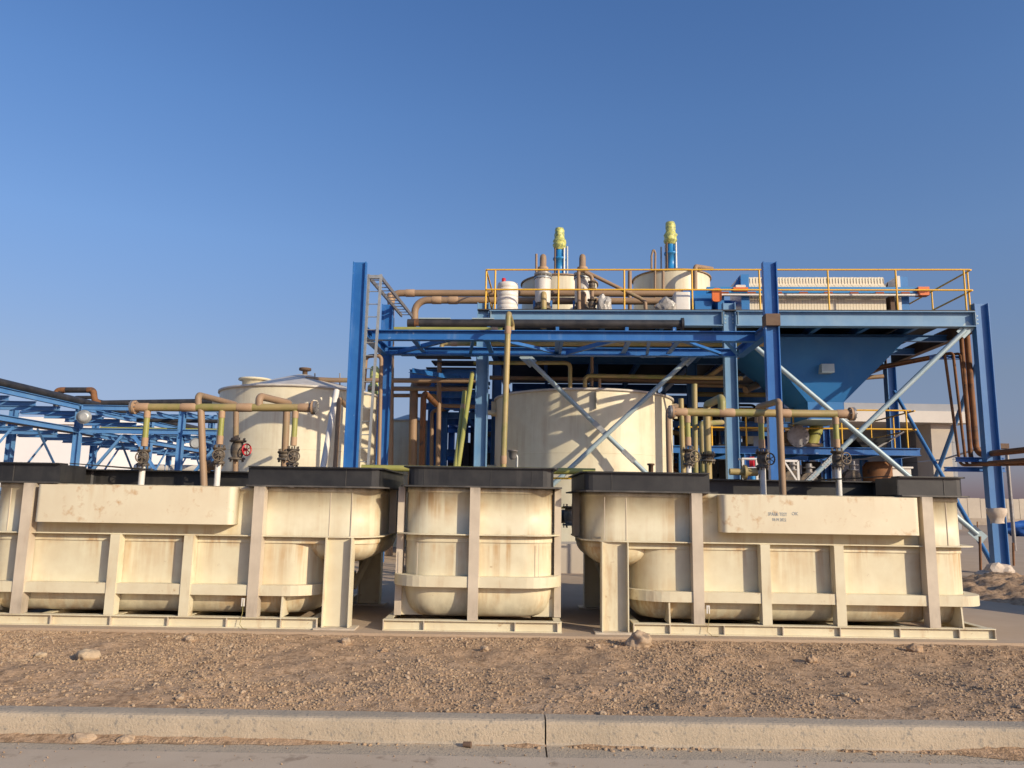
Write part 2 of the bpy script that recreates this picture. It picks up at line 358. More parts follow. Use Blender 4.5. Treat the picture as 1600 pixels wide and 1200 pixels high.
def hgt(x, y):
    """height of the rough dirt bank between kerb and slab"""
    t = (y - (YK+.19)) / (9.42 - YK - .19)
    base = -.045 + .055*min(1, max(0, t))
    p = V((x, y, 0)); env = min(1, max(0, t*9)) * min(1, max(0, (1-t)*7))
    lump = noise.noise(p*.55)*.03 + noise.noise(p*1.7 + V((5,0,0)))*.032 + noise.noise(p*3.4 + V((0,8,0)))*.026
    rough = .55 + .45*noise.noise(p*.5 + V((0,9,0)))
    crumb = max(0, noise.noise(p*.8 + V((7,1,0)))*1.6 + .35)
    fine = noise.noise(p*5.2)*.026 + noise.noise(p*11)*.024*crumb + abs(noise.noise(p*19))*.030*crumb + noise.noise(p*33)*.010
    ruts = .012*sin((x*.9 + y*1.9)*5.0 + 2*noise.noise(p*.8)) * max(0, noise.noise(p*.6 + V((2,2,2))))
    edge = .012*noise.noise(p*6) if t < .1 or t > .85 else 0
    return base + env*(lump + .015 + fine*max(.25, rough) + ruts) + edge - (.03 if t <= 0 or t >= 1 else 0)
mb = MB(); nx, ny = 900, 190; x0, x1, y0, y1 = -9.0, 9.6, YK+.10, 9.62
vs = [(x0 + (x1-x0)*i/nx, y0 + (y1-y0)*j/ny, 0) for j in range(ny+1) for i in range(nx+1)]
vs = [(x, y, hgt(x, y) if y < 9.4 + .06*noise.noise(V((x*1.3, 0, 0))) else -.03) for x, y, _ in vs]
mb.v = [V(p) for p in vs]; w_ = nx+1
mb.f = [(j*w_+i, j*w_+i+1, (j+1)*w_+i+1, (j+1)*w_+i) for j in range(ny) for i in range(nx)]; mb.s = [True]*len(mb.f)
struct('dirt_bank', mb, M['dirt'])
mb = MB()
for s_ in (-1, 1): mb.box((s_*9.0 if s_ < 0 else 9.6, YK+.2, -.4), (s_*45, 9.2, -.02))
struct('bare_earth', mb, M['dirt'])

# wind-blown soil lying against the foot of the kerb
mb = MB(); n = 260
def drift(x): return max(.004, .022 + .05*noise.noise(V((x*.9, 3, 0))) + .03*noise.noise(V((x*4, 1, 0))) + .07*math.exp(-((x+2.9)/.7)**2) + .09*math.exp(-((x-4.3)/.8)**2))
vs = []
for i in range(n+1):
    x = -7 + 14*i/n; d_ = drift(x)
    for f, h in ((-1.9, -.0), (-1.2, .12), (-.6, .28), (0, .42)): vs.append((x, YK + .004 + f*d_, -.1985 + h*d_*(1 + .5*noise.noise(V((x*14, f*3, 0))))))
mb.add(vs, [(i*4+j, (i+1)*4+j, (i+1)*4+j+1, i*4+j+1) for i in range(n) for j in range(3)], True)
struct('soil_drift', mb, M['dirt'], 'stuff')
def rock_mb(c, r, seed, squash=.7, sub=2, rough=.35):
    import bmesh
    bm = bmesh.new(); bmesh.ops.create_icosphere(bm, subdivisions=sub, radius=1)
    mb = MB(); o = V((seed*3.1, seed*1.7, seed*.9)); vs = []
    for v in bm.verts:
        k = 1 + rough*noise.noise(v.co*1.3 + o) + rough*.45*noise.noise(v.co*2.7 + o) + rough*.22*noise.noise(v.co*6.5 + o)
        vs.append((c[0] + v.co.x*k*r[0], c[1] + v.co.y*k*r[1], c[2] + v.co.z*k*r[2]))
    mb.add(vs, [[v.index for v in f.verts] for f in bm.faces], sub > 3); bm.free(); return mb
# gravel: thousands of small stones on the bank and along the gutter, nobody could count them
import bmesh
bm = bmesh.new(); bmesh.ops.create_icosphere(bm, subdivisions=1, radius=1)
IV = [v.co.copy() for v in bm.verts]; IF = [[v.index for v in f.verts] for f in bm.faces]; bm.free()
def scatter(n, fn, mt, name):
    mb = MB()
    for k in range(n):
        x, y, r = fn(); z = hgt(x, y) if y > YK+.15 else -.2
        q = Matrix.Rotation(rng.random()*6.28, 3, (rng.random()-.5, rng.random()-.5, 1)) ; o = V((rng.random()*50, rng.random()*50, 0))
        sx, sy, sz = r*rng.uniform(.7,1.3), r*rng.uniform(.7,1.2), r*rng.uniform(.55,1.0)
        mb.add([V((x, y, z + sz*.2)) + q @ V((v.x*sx, v.y*sy, v.z*sz))*(1 + .5*noise.noise(v*1.7 + o)) for v in IV], IF)
    struct(name, mb, mt, 'stuff')
def bank():
    while True:
        x = rng.uniform(-8.3, 8.9); y = YK + .24 + (9.3 - YK - .24)*rng.random(); p = V((x, y, 0))
        if max(0, noise.noise(p*.8 + V((7,1,0)))*1.6 + .35) + .35*noise.noise(p*3) + .16 > rng.random(): break
    return x, y, .0035 + .0125*rng.random()**3
scatter(46000, bank, M['clod'], 'dirt_clods')
def bank2():
    x, y, r = bank(); return x, y, r*1.7
scatter(2200, bank2, M['rock'], 'gravel')
def bank3():
    x, y, r = bank(); return x, y, r*.8
scatter(700, bank3, M['rocklight'], 'pale_grit')
def gut():
    x = rng.choice([rng.gauss(-3.0, .5), rng.gauss(-2.6, .3), rng.gauss(3.6, .7), rng.gauss(4.2, .4), rng.uniform(-5, 5), rng.uniform(.4,1.6)])
    return x, YK - .025 - abs(rng.gauss(0, .025)), .004 + .016*rng.random()**2.5
scatter(900, gut, M['clod'], 'gutter_debris')
def gut2(): return rng.uniform(-4.5, 4.5), YK - .05 - rng.random()*.6, .0025 + .006*rng.random()**2
scatter(260, gut2, M['rockdark'], 'gutter_grit')
# larger stones one can point to: px, py of the middle, half width in px, squash, look, label
STONES = [
 (1000, 999, 18, .80, 'rock', 'big rough grey-brown rock at the top of the bank before the right cream tank'),
 (137, 1022, 16, .62, 'rocklight', 'smooth rounded tan boulder on the left of the dirt bank'),
 (64, 1024, 10, .55, 'rocklight', 'flat pale stone left of the rounded boulder on the bank'),
 (296, 996, 9, .8, 'rock', 'brown stone high on the bank under the left tank skid'),
 (1108, 1062, 6, .8, 'rocklight', 'small bright pale stone alone in the middle right of the bank'),
 (1320, 1085, 7, .7, 'rocklight', 'pale stone low on the bank toward the right end of the kerb'),
 (980, 1051, 7, .7, 'rock', 'brown stone with a dark hollow at its left, mid bank below the big rough rock'),
 (1268, 1029, 9, .9, 'rockdark', 'dark clod high on the bank right of the big rough rock'),
 (1430, 1010, 13, .8, 'rockdark', 'large dirt lump near the top of the bank under the right tank skid end'),
 (1330, 1053, 8, .8, 'rockdark', 'brown lump of earth on the right half of the bank below the dark clods'),
 (757, 1012, 8, .75, 'rock', 'tan stone on the bank under the middle tank skid'),
 (540, 1000, 9, .9, 'rock', 'upright tan clod near the top of the bank by the left tank leg'),
 (600, 1015, 7, .7, 'rockdark', 'dark brown clod on the bank left of the middle tank'),
 (280, 1090, 8, .6, 'rock', 'tan stone low on the bank just above the kerb on the left'),
 (942, 1116, 8, .6, 'rock', 'tan clod lying on the edge of the kerb right of its joint'),
 (933, 1011, 7, .8, 'rock', 'small tan clod left of the big rough rock shadow'),
]
for i, (px, py, hw, sq, mt, lb) in enumerate(STONES):
    p = None
    for k in range(66):
        Y = 6.2 + k*.05; p = at(px, py + hw*sq*.8, Y)
        if p.z <= hgt(p.x, Y) + .0: break
    r = hw*p.y/F*(1 if hw > 15 else .8)
    single('stone', rock_mb((p.x, p.y, hgt(p.x, p.y) + r*sq*.4), (r, r*.9, r*sq), i+1, sub=4, rough=.25 if 'ounded' in lb or 'flat' in lb else .42), M[mt], lb, 'stone', group='larger stones on the dirt bank')
p = at(730, 1168, YK-.06)
mb = MB(); mb.tube([(p.x-.03, p.y, -.18), (p.x+.03, p.y-.012, -.18)], [.018,.022], 14)
single('bottle_cap', mb, M['primer'], 'small brown crushed can lying in the gutter left of the kerb joint', 'can')
for px, w2, h2, lb in ((130, .16, .05, 'broken grey concrete lump in the gutter at the left'), (196, .11, .045, 'smaller dark concrete lump in the gutter right of the grey one')):
    p = at(px, 1160, YK-.06); single('rubble', rock_mb((p.x, YK-.07, -.19), (w2*.6, .05, h2), px, sub=3), M['rock'], lb, 'rubble')

# ================================================================== the three cream treatment tanks on skids
def trough_end(sx, X0, label, box_label_text):
    """long tank; t runs in metres from the skid end into the tank, the overhang lies at t < 0"""
    X = lambda t: X0 + sx*t*.9627
    Yf = 9.55; Yw = 9.70; Yb = 11.90; ov = .64 if sx < 0 else .55   # reach of the overhang
    T = thing('treatment_tank', label, 'tank', (X(2.2), Yf, 0), 'W', 'long cream treatment tanks')
    cr = M['cream']
    def xr(a, b): return min(X(a), X(b)), max(X(a), X(b))
    # lower vessel: rounded plan ends, rolled bottom
    a, b = xr(.02, 4.40); mb = MB(); rings = []
    for i in range(9):
        q = pi/2*i/8; ins = .19*(1-sin(q)); rings.append([(x, y, .155 + .30*(1-cos(q))) for x, y in rg(a+ins, b-ins, Yw+ins*.8, Yb-ins, .42-ins*.6, .30-ins*.4, sx)])
    rings += [[(x, y, z) for x, y in rg(a, b, Yw, Yb, .42, .30, sx)] for z in (.7, 1.05)]
    mb.loft(rings); part('lower_vessel', mb, cr, T)
    # upper vessel with the overhanging end
    a, b = xr(-ov, 4.40); mb = MB(); O = rg(a, b, Yw-.003, Yb+.003, .36, .30, sx); I = rg(a+.03, b-.03, Yw+.03, Yb-.03, .33, .27, sx)
    O2 = rg(a-.012, b+.012, Yw-.015, Yb+.015, .37, .31, sx)
    mb.loft([[(x,y,1.052) for x,y in O2],[(x,y,1.135) for x,y in O2],[(x,y,1.136) for x,y in O],[(x,y,1.715) for x,y in O],[(x,y,1.716) for x,y in O2],[(x,y,1.776) for x,y in O2],[(x,y,1.776) for x,y in I],[(x,y,1.3) for x,y in I]], True, False, True)
    part('upper_vessel', mb, cr, T)
    mb = MB(); mb.add([(x,y,1.45) for x,y in I], [tuple(range(len(I)))]); part('liquor', mb, M['liquid'], T)
    # rolled basin under the overhang
    a, b = xr(-ov, .34); mb = MB(); rings = []
    for i in range(9):
        q = pi/2*i/8; ins = .34*(1-sin(q)); rings.append([(x, y, .80 + .25*(1-cos(q))) for x, y in ring(a+ins, b-ins, Yw+.004+ins, Yb-.004-ins, .36-ins*.5, 8)])
    mb.loft(rings); part('overhang_basin', mb, cr, T)
    # welded seams
    for t in (-.06, -.34, 4.12):
        x = X(t); mb = MB(); mb.box((x-.004, Yw-.008, 1.14), (x+.004, Yw, 1.71)); part('weld_seam', mb, M['cream_rib'], T)
    # stiffening ledge and ring
    a, b = xr(-ov-.08, 4.53); mb = MB(); plan_sweep(mb, rg(a, b, Yw-.11, Yb+.11, .46, .34, sx), [(0,1.138),(0,1.152),(-.125,1.152),(-.125,1.138)], True); part('ledge', mb, M['cream_plain'], T)
    a, b = xr(-.055, 4.55); mb = MB(); plan_sweep(mb, rg(a, b, Yw-.137, Yb+.137, .5, .36, sx), [(0,.40),(0,.53),(-.16,.53),(-.16,.40)], True); part('ring_band', mb, M['cream_plain'], T)
    # ribs
    for t in (.83, 3.80):
        x = X(t); mb = MB(); mb.box((x-.066, Yf-.004, .137), (x+.066, Yw-.016, 1.776)); part('rib', mb, M['cream_rib'], T)
        mb = MB(); mb.box((x-.066, Yb+.016, .137), (x+.066, Yb+.145, 1.776)); part('rib', mb, M['cream_rib'], T)
    for t in (1.69, 2.63):
        x = X(t); mb = MB(); mb.box((x-.058, Yf, .137), (x+.058, Yw-.016, 1.137)); part('short_rib', mb, M['cream_plain'], T)
    for t in (.46, 4.16):
        x = X(t); mb = MB(); mb.poly([(x-.01, Yf+.01, .137), (x-.01, Yw+.15, .137), (x-.01, Yw+.1, .40), (x-.01, Yf+.03, .40)], (.02, 0, 0)); part('gusset', mb, M['cream_plain'], T)
    e = 4.405
    for y in (10.3, 11.3):
        a, b = xr(e, e+.11); mb = MB(); mb.box((a, y-.05, .14), (b, y+.05, 1.776)); part('end_rib', mb, M['cream_rib'], T)
    a, b = xr(-ov-.02, -ov-.12)
    mb = MB(); mb.box((a, 10.75, 1.155), (b, 10.87, 1.776)); part('end_rib', mb, M['cream_rib'], T)
    # skid
    mb = MB(); a, b = xr(0, 4.56)
    mb.ibeam((a, Yf+.05, .0675), (b, Yf+.05, .0675), .135, .10, tf=.012, tw=.01); mb.ibeam((a, Yb+.1, .0675), (b, Yb+.1, .0675), .135, .10, tf=.012, tw=.01)
    for t in (.05, .9, 1.7, 2.6, 3.5, 4.5): mb.ibeam((X(t), Yf+.1, .066), (X(t), Yb+.05, .066), .128, .09, tf=.012, tw=.01)
    part('skid', mb, M['cream_plain'], T)
    for t in (.46, 1.14, 1.88, 2.60, 3.35, 4.10, 4.55, .006):
        mb = MB(); mb.box((X(t)-.006, Yf+.001, .012), (X(t)+.006, Yf+.044, .123)); part('stiffener', mb, M['cream_rib'], T)
    # supporting legs under the overhang
    for y in (Yf+.10, Yb-.05):
        x = X(-.225); mb = MB(); mb.ibeam((x, y, .024), (x, y, 1.137), .33, .20, (1,0,0), .014, .012); leg = part('leg', mb, M['cream_plain'], T)
        mb = MB(); mb.box((x-.25, y-.15, 0), (x+.25, y+.15, .022)); part('base_plate', mb, M['cream_rib'], leg)
    mb = MB(); mb.bar((X(-.30), Yb-.1, .95), (X(-.05), Yb-.5, .3), .07, .07); part('strut', mb, M['cream_plain'], T)
    # overflow box on the front
    a, b = xr(1.13, 3.66); mb = MB()
    prof = ring(a, b, Yw-.22, Yw+.3, .07, 6)
    prof = [(x, min(y, Yw-.004)) for x, y in prof]
    mb.add([(x,y,1.285) for x,y in prof] + [(x,y,1.762) for x,y in prof], [(i,(i+1) % len(prof),(i+1) % len(prof)+len(prof),i+len(prof)) for i in range(len(prof))], True)
    k = len(prof); mb.add([(x,y,1.285) for x,y in prof] + [(x,y,1.762) for x,y in prof], [tuple(range(k-1,-1,-1)), tuple(range(k,2*k))])
    bx = part('overflow_box', mb, M['cream_box'], T)
    if box_label_text:
        for txt, px, py, sz in (('SPARK TEST', 1200, 805.5, .058), ('OK', 1237, 805, .058), ('18.09.2022', 1206, 814, .053)):
            cu = bpy.data.curves.new('text', 'FONT'); cu.body = txt; cu.size = sz; cu.extrude = .001; cu.resolution_u = 2
            to = bpy.data.objects.new('text', cu); C.objects.link(to); bpy.context.view_layer.update()
            me = bpy.data.meshes.new_from_object(to); bpy.data.objects.remove(to)
            p = at(px, py, Yw-.2215); mb = MB()
            mb.add([(p.x + v.co.x*(.76 if len(txt) > 2 else .95), p.y - v.co.z, (p.z - .041 + v.co.y - .012*v.co.x)/.957) for v in me.vertices], [list(f.vertices) for f in me.polygons])
            part('stencil_text', mb, M['ink'], bx)
    # black coping: raised wall with flanges, open at the front over the box
    a, b = xr(-ov-.05, 4.37); o = ring(a, b, Yw-.03, Yb+.03, .10, 3)
    xa, xb = xr(1.02, 3.50); k = (len(o))
    # start on the front edge right of the gap, run round the back, end left of the gap
    path = [(xb, Yw-.03)] + o[0:4] + o[4:12] + o[12:16] + [(xa, Yw-.03)]
    mb = MB(); plan_sweep(mb, path, [(0,1.80),(0,2.025),(-.03,2.025),(-.03,1.80)], False); cp = part('coping', mb, M['black'], T)
    mb = MB(); plan_sweep(mb, path, [(.085,1.778),(.085,1.798),(-.06,1.798),(-.06,1.778)], False); part('lower_flange', mb, M['blackdust'], cp)
    mb = MB(); plan_sweep(mb, path, [(.05,2.027),(.05,2.045),(-.17,2.045),(-.17,2.027)], False); part('upper_flange', mb, M['black'], cp)
    for xx, s_ in ((xa, -1), (xb, 1)):     # short return walls beside the opening
        mb = MB(); mb.box((xx + s_*.02, Yw-.027, 1.80), (xx - s_*.01, Yw+.55, 2.025)); part('return_wall', mb, M['black'], cp)
        mb = MB(); mb.poly([(xx+s_*.02, Yw+.2, 2.046), (xx-s_*.25, Yb-.2, 2.046), (xx+s_*.02, Yb-.2, 2.046)], (0,0,.012)); part('corner_plate', mb, M['black'], cp)
    for t in (-.25, 4.10):
        x = X(t); mb = MB(); mb.box((x-.004, Yw-.036, 1.80), (x+.004, Yw-.0302, 2.024)); part('weld_seam', mb, M['blackdust'], cp)
    x = X(.94); mb = MB(); mb.tube([(x, Yf-.012, .36), (x+.005, Yf-.02, .2), (x-.02, Yf-.02, .05), (x+.03, Yf-.05, .006), (x+.1, Yf-.09, .006)], .004, 6); part('earth_wire', mb, M['olive'], T)
    mb = MB(); mb.box((x-.02, Yf-.014, .27), (x+.02, Yf-.005, .37)); part('tag_plate', mb, M['white'], T)
    T.location.z = .041; T.scale.z = .957
    return T
XL = at(495, 975, 9.55).x; XR = at(990, 985, 9.55).x
trough_end(-1, XL, 'long cream tank at the left, its rounded end overhanging beside the middle tank', None)
trough_end(1, XR, 'long cream tank at the right with stencilled writing on its overflow box', True)

def short_tank():
    Yf = 9.55; Yw = 9.69; Yb = 12.2
    g = lambda px: at(px, 880, Yf).x
    a, b = g(624.5), g(867); xl, xr_ = g(601.5), g(878.5)
    T = thing('treatment_tank', 'squarish cream tank in the middle between the two long ones', 'tank', ((a+b)/2, Yf, 0))
    cr = M['cream']; mb = MB(); rings = []
    for i in range(10):
        q = pi/2*i/9; ins = .19*(1-sin(q)); rings.append([(x, y, .15 + .36*(1-cos(q))) for x, y in ring(a+ins, b-ins, Yw+ins*.8, Yb-ins, .40-ins*.5, 8)])
    mb.loft(rings + [[(x,y,z) for x,y in ring(a,b,Yw,Yb,.40,8)] for z in (.8, 1.10)]); part('lower_vessel', mb, cr, T)
    mb = MB(); O = ring(a, b, Yw-.002, Yb, .40, 8); O2 = ring(a-.012, b+.012, Yw-.014, Yb+.012, .41, 8); I = ring(a+.03, b-.03, Yw+.03, Yb-.03, .38, 8)
    mb.loft([[(x,y,1.10) for x,y in O2],[(x,y,1.19) for x,y in O2],[(x,y,1.191) for x,y in O],[(x,y,1.735) for x,y in O],[(x,y,1.736) for x,y in O2],[(x,y,1.806) for x,y in O2],[(x,y,1.806) for x,y in I],[(x,y,1.3) for x,y in I]], False, False); part('upper_vessel', mb, cr, T)
    mb = MB(); mb.add([(x,y,1.5) for x,y in I], [tuple(range(len(I)))]); part('liquor', mb, M['liquid'], T)
    mb = MB(); plan_sweep(mb, ring(a-.11, b+.09, Yw-.10, Yb+.1, .42, 8), [(0,1.192),(0,1.207),(-.12,1.207),(-.12,1.192)], True); part('ledge', mb, M['cream_plain'], T)
    mb = MB(); plan_sweep(mb, ring(a-.12, b+.105, Yw-.125, Yb+.12, .45, 8), [(0,.54),(0,.675),(-.14,.675),(-.14,.54)], True); part('ring_band', mb, M['cream_plain'], T)
    x = (g(732) + g(748))/2 ; mb = MB(); mb.box((x-.062, Yf, .137), (x+.062, Yw-.016, 1.806)); part('rib', mb, M['cream_rib'], T)
    for xx, s_ in ((a, -1), (b, 1)):
        for y in (9.98, 11.1, 11.9):
            mb = MB(); mb.box((xx + s_*.014, y-.06, .137), (xx + s_*.10, y+.06, 1.806)); part('side_rib', mb, M['cream_rib'], T)
        mb = MB(); c = V((xx + s_*.02, Yf+.10, .14)); mb.poly([(xx-s_*.26, Yf+.42, .137), (xx+s_*.09, Yf+.42, .137), (xx+s_*.09, Yf+.42, .54), (xx-s_*.02, Yf+.42, .54)], (0, .016, 0)); gs = part('gusset', mb, M['cream_plain'], T)
        mb = MB(); mb.disc((xx + s_*.04, Yf+.418, .28), (0,1,0), .022, .006, 12); part('lifting_hole', mb, M['dark'], gs)
    for xx in (g(650), g(842)):
        mb = MB(); mb.box((xx-.003, Yw-.006, .6), (xx+.003, Yw, 1.09)); part('weld_seam', mb, M['cream_rib'], T)
    mb = MB(); mb.ibeam((xl, Yf+.05, .0675), (xr_, Yf+.05, .0675), .135, .1, tf=.012, tw=.01); mb.ibeam((xl, Yb+.05, .0675), (xr_, Yb+.05, .0675), .135, .1, tf=.012, tw=.01)
    for xx in (xl+.05, (xl+xr_)/2, xr_-.05): mb.ibeam((xx, Yf+.1, .066), (xx, Yb, .066), .128, .09, tf=.012, tw=.01)
    part('skid', mb, M['cream_plain'], T)
    for px in (602.5, 665, 806, 872):
        mb = MB(); mb.box((g(px)-.006, Yf+.001, .012), (g(px)+.006, Yf+.044, .123)); part('stiffener', mb, M['cream_rib'], T)
    o = ring(a+.04, b-.01, Yw-.02, Yb+.02, .14, 4)
    mb = MB(); plan_sweep(mb, o, [(0,1.83),(0,2.06),(-.03,2.06),(-.03,1.83)], True); cp = part('coping', mb, M['black'], T)
    mb = MB(); plan_sweep(mb, ring(a-.03, b+.09, Yw-.10, Yb+.1, .05, 3), [(0,1.808),(0,1.828),(-.16,1.828),(-.16,1.808)], True); part('lower_flange', mb, M['blackdust'], cp)
    mb = MB(); plan_sweep(mb, ring(a-.01, b+.045, Yw-.06, Yb+.06, .05, 3), [(0,2.062),(0,2.08),(-.2,2.08),(-.2,2.062)], True); part('upper_flange', mb, M['black'], cp)
    for px in (657, 764, 830):
        mb = MB(); mb.box((g(px)-.003, Yw-.026, 1.832), (g(px)+.003, Yw-.0202, 2.06)); part('weld_seam', mb, M['blackdust'], cp)
    T.location.z = .041; T.scale.z = .957
short_tank()
# ================================================================== THE PLANT (S frame): gantry, platform, vessels
UP = (0,0,1); UX = (1,0,0); VY = (0,1,0)
def col(T, px, pyt, v, mt, w_=.30, b=.30, z0=.02, ztop=None, name='column'):
    p = sat(px, pyt, v); zt = p.z if ztop is None else ztop
    mb = MB(); mb.ibeam((p.x, v, z0), (p.x, v, zt), w_, b, UX, .022, .016); c = part(name, mb, mt, T)
    mb = MB(); mb.box((p.x-w_*.8, v-w_*.8, 0), (p.x+w_*.8, v+w_*.8, z0)); part('base_plate', mb, mt, c); return p.x
# ---------------- gantry in front
VF, VM, VR = 16.5, 17.45, 19.35
G = thing('pipe_gantry', 'deep blue steel gantry standing before the platform, with two tall posts in front', 'steel frame', (0, VF, 0), 'S')
rb = M['royal']
uL = col(G, 563, 410, VF, rb, .30, .13); uR = col(G, 1201.5, 410, VF, rb, .30, .17); uB = col(G, 606.5, 476, 19.55, rb, .30, .15)
ztop = sat(700, 517, VM).z; zb = ztop - .115
for u in (uL, uR):
    mb = MB(); mb.ibeam((u, VF+.16, zb), (u, 19.38, zb), .23, .2); part('side_beam', mb, rb, G)
mb = MB(); mb.ibeam((uL+.11, VM, zb), (uR-.11, VM, zb), .235, .2); part('cross_beam', mb, rb, G)
mb = MB(); mb.ibeam((uL+.11, VR, zb), (uR-.11, VR, zb), .20, .2); part('cross_beam', mb, rb, G)
g = lambda px, v: sat(px, 530, v).x
for a, b in ((622, 702), (870, 772), (884, 962), (1125, 1062), (1150, 1130)):
    mb = MB(); mb.angle((g(a, VR-.1), VR-.1, zb-.09), (g(b, VM+.12), VM+.12, zb-.09), .10); part('plan_brace', mb, rb, G)
for px in (737, 876, 1012):
    mb = MB(); mb.angle((g(px, VR-.1)-.06, VR-.1, zb-.105), (g(px, VM+.1), VM+.1, zb-.105), .07); part('plan_strut', mb, rb, G)
for px in (640, 737, 876, 1012, 1110):   # gusset plates bolted under the back chord where the bracing meets it
    mb = MB(); u = g(px, VR); mb.box((u-.2, VR-.26, zb-.128), (u+.2, VR+.05, zb-.118))
    for dx in (-.13, -.05, .05, .13): mb.disc((u+dx, VR-.2, zb-.134), UP, .016, .014, 6)
    part('gusset_plate', mb, rb, G)
zz = sat(1201, 499, VF-.15).z; mb = MB()
mb.box((uR-.153, VF-.153, zz-.13), (uR+.153, VF+.153, zz+.13)); part('unpainted_band', mb, M['primer'], G, 'brown band without paint on the right post')
for u, s_ in ((uL, 1), (uR, -1)):
    mb = MB(); mb.box((u - .09, VF+.155, zb-.11), (u + .09, VF+.165, zb+.11))
    for dz in (-.07, 0, .07):
        for dx in (-.06, .06): mb.disc((u+dx, VF+.17, zb+dz), VY, .014, .02, 6)
    part('bolted_plate', mb, rb, G)
# ---------------- platform
VP0, VP1, VP2 = 19.8, 25.2, 32.0
P = thing('process_platform', 'tall blue steel platform with a grating deck carrying tanks and a filter press', 'platform', (4, VP0, 0), 'S')
pm = M['pale']; DECK = sat(1000, 487, VP0).z
cols = []
for px, py in ((756, 474), (1138, 474), (1530, 475)): cols.append(col(P, px, py, VP0, pm if px != 1530 else M['mid'], .32 if px < 1500 else .36, .22))
for u in cols:
    for v in (VP1, VP2):
        mb = MB(); mb.ibeam((u, v, .02), (u, v, DECK-.40), .30, .30, UX, .02, .015); part('column', mb, M['mid'], P)
ub = (cols[0]+cols[1])/2
for v in (VP1, VP2):
    mb = MB(); mb.ibeam((ub, v, .02), (ub, v, DECK-.40), .28, .28, UX, .02, .015); part('column', mb, M['mid'], P)
ul0 = cols[0] - 2.6
for v in (VP1, VP2):
    mb = MB(); mb.ibeam((ul0+.6, v, .02), (ul0+.6, v, DECK-1.4), .26, .26, UX, .02, .015); part('column', mb, rb, P)
for a, b in ((cols[0], cols[1]), (cols[1], cols[2])):
    mb = MB(); mb.ibeam((a+.165, VP0-.02, DECK-.20), (b-.185, VP0-.02, DECK-.20), .40, .24, UP, .02, .014); part('edge_beam', mb, pm, P)
    for v, h in ((VP1, .36), (VP2, .36)):
        mb = MB(); mb.ibeam((a+.16, v, DECK-.24), (b-.16, v, DECK-.24), h, .2); part('beam', mb, M['mid'], P)
for u in cols:
    for v0, v1 in ((VP0, VP1), (VP1, VP2)):
        mb = MB(); mb.ibeam((u, v0+.17, DECK-.26), (u, v1-.16, DECK-.26), .34, .2); part('beam', mb, M['primer'] if u == cols[2] else M['mid'], P)
for u in [cols[1] + (cols[2]-cols[1])*k/5 for k in (1,2,3,4)] + [cols[0] + (cols[1]-cols[0])*k/4 for k in (1,2,3)]:
    mb = MB(); mb.ibeam((u, VP0+.12, DECK-.16), (u, VP2-.12, DECK-.16), .20, .12); part('joist', mb, M['mid'], P)
for v in (21.3, 23.2):
    mb = MB(); mb.ibeam((cols[0]+.12, v, DECK-.36), (cols[2]-.12, v, DECK-.36), .18, .14); part('joist', mb, M['mid'], P)
mb = MB(); mb.box((cols[0]-.15, VP0-.14, DECK+.002), (cols[2]-.19, VP2+.2, DECK+.03)); part('deck', mb, M['dark'], P)
for c, s_ in ((cols[0], 1), (cols[1], -1), (cols[1], 1), (cols[2], -1)):
    mb = MB(); x = c + s_*.20
    mb.box((x-.012 if s_ < 0 else x, VP0-.17, DECK-.36), (x if s_ < 0 else x+.012, VP0-.05, DECK-.04))
    for dz in (-.3, -.2, -.1): mb.disc((c + s_*.10, VP0-.02, DECK+dz), VY, .022, .06, 6)
    part('bolted_plate', mb, M['brace'], P)
# X bracing of the front face
def brace(p, q, r, mt, splice=None):
    mb = MB(); mb.tube([p, q], r, 10); b_ = part('brace', mb, mt, P); d = (V(q)-V(p)).normalized()
    for e, s_ in ((p, 1), (q, -1)):
        mb = MB(); c = V(e) - d*s_*.02; h = d.cross(V(VY)).normalized()
        mb.obox(c, d, h, V(VY), (.20, .13, .008)); part('gusset_plate', mb, mt, b_)
    for f in (splice or ()):
        c = V(p)*(1-f) + V(q)*f; h = d.cross(V(VY)).normalized(); mb = MB()
        mb.obox(c, d, h, V(VY), (.20, .065, .062))
        for k in (-.12, -.05, .05, .12):
            for j in (-.035, .035): mb.disc(c + d*k + h*j - V(VY)*.065, VY, .014, .02, 6)
        part('splice_plate', mb, M['galv'], b_)
def ext(a, b, v, z): # run the line a-b (pixels) on to height z
    p, q = sat(*a, v), sat(*b, v); t = (z - p.z)/(q.z - p.z); return p + (q-p)*t
VX = VP0 - .02
brace(sat(826, 562, VX), ext((826,562), (1000,730), VX, .5), .062, M['brace'], (.37, .52))
brace(sat(1076, 560, VX-.12), ext((1076,560), (893,730), VX-.12, .5), .062, M['brace'])
brace(sat(1172, 535, VX-.12), ext((1172,535), (1422,746), VX-.12, 1.0), .066, M['brace'])
brace(sat(1508, 516, VX), ext((1508,516), (1262,752), VX, .3), .066, M['brace'], (.585, .655))
# X bracing of the right end
u = cols[2]
for (va, za), (vb, zb_) in (((VP1-.3, 5.3), (VP0+.3, .25)), ((VP0+.3, 5.6), (VP1-.3, .25))):
    mb = MB(); mb.tube([(u-.02 if va > vb else u+.10, va, za), (u-.02 if va > vb else u+.10, vb, zb_)], .06, 10); part('brace', mb, M['mid'], P)
mb = MB(); c = sat(1530, 893, VP0); mb.box((u-.42, VP0-.42, -.22), (u+.42, VP0+.42, -.003))
single('plinth', mb, M['wallc'], 'concrete plinth under the right end post of the platform', 'plinth', (u, VP0, -.22), 'S')
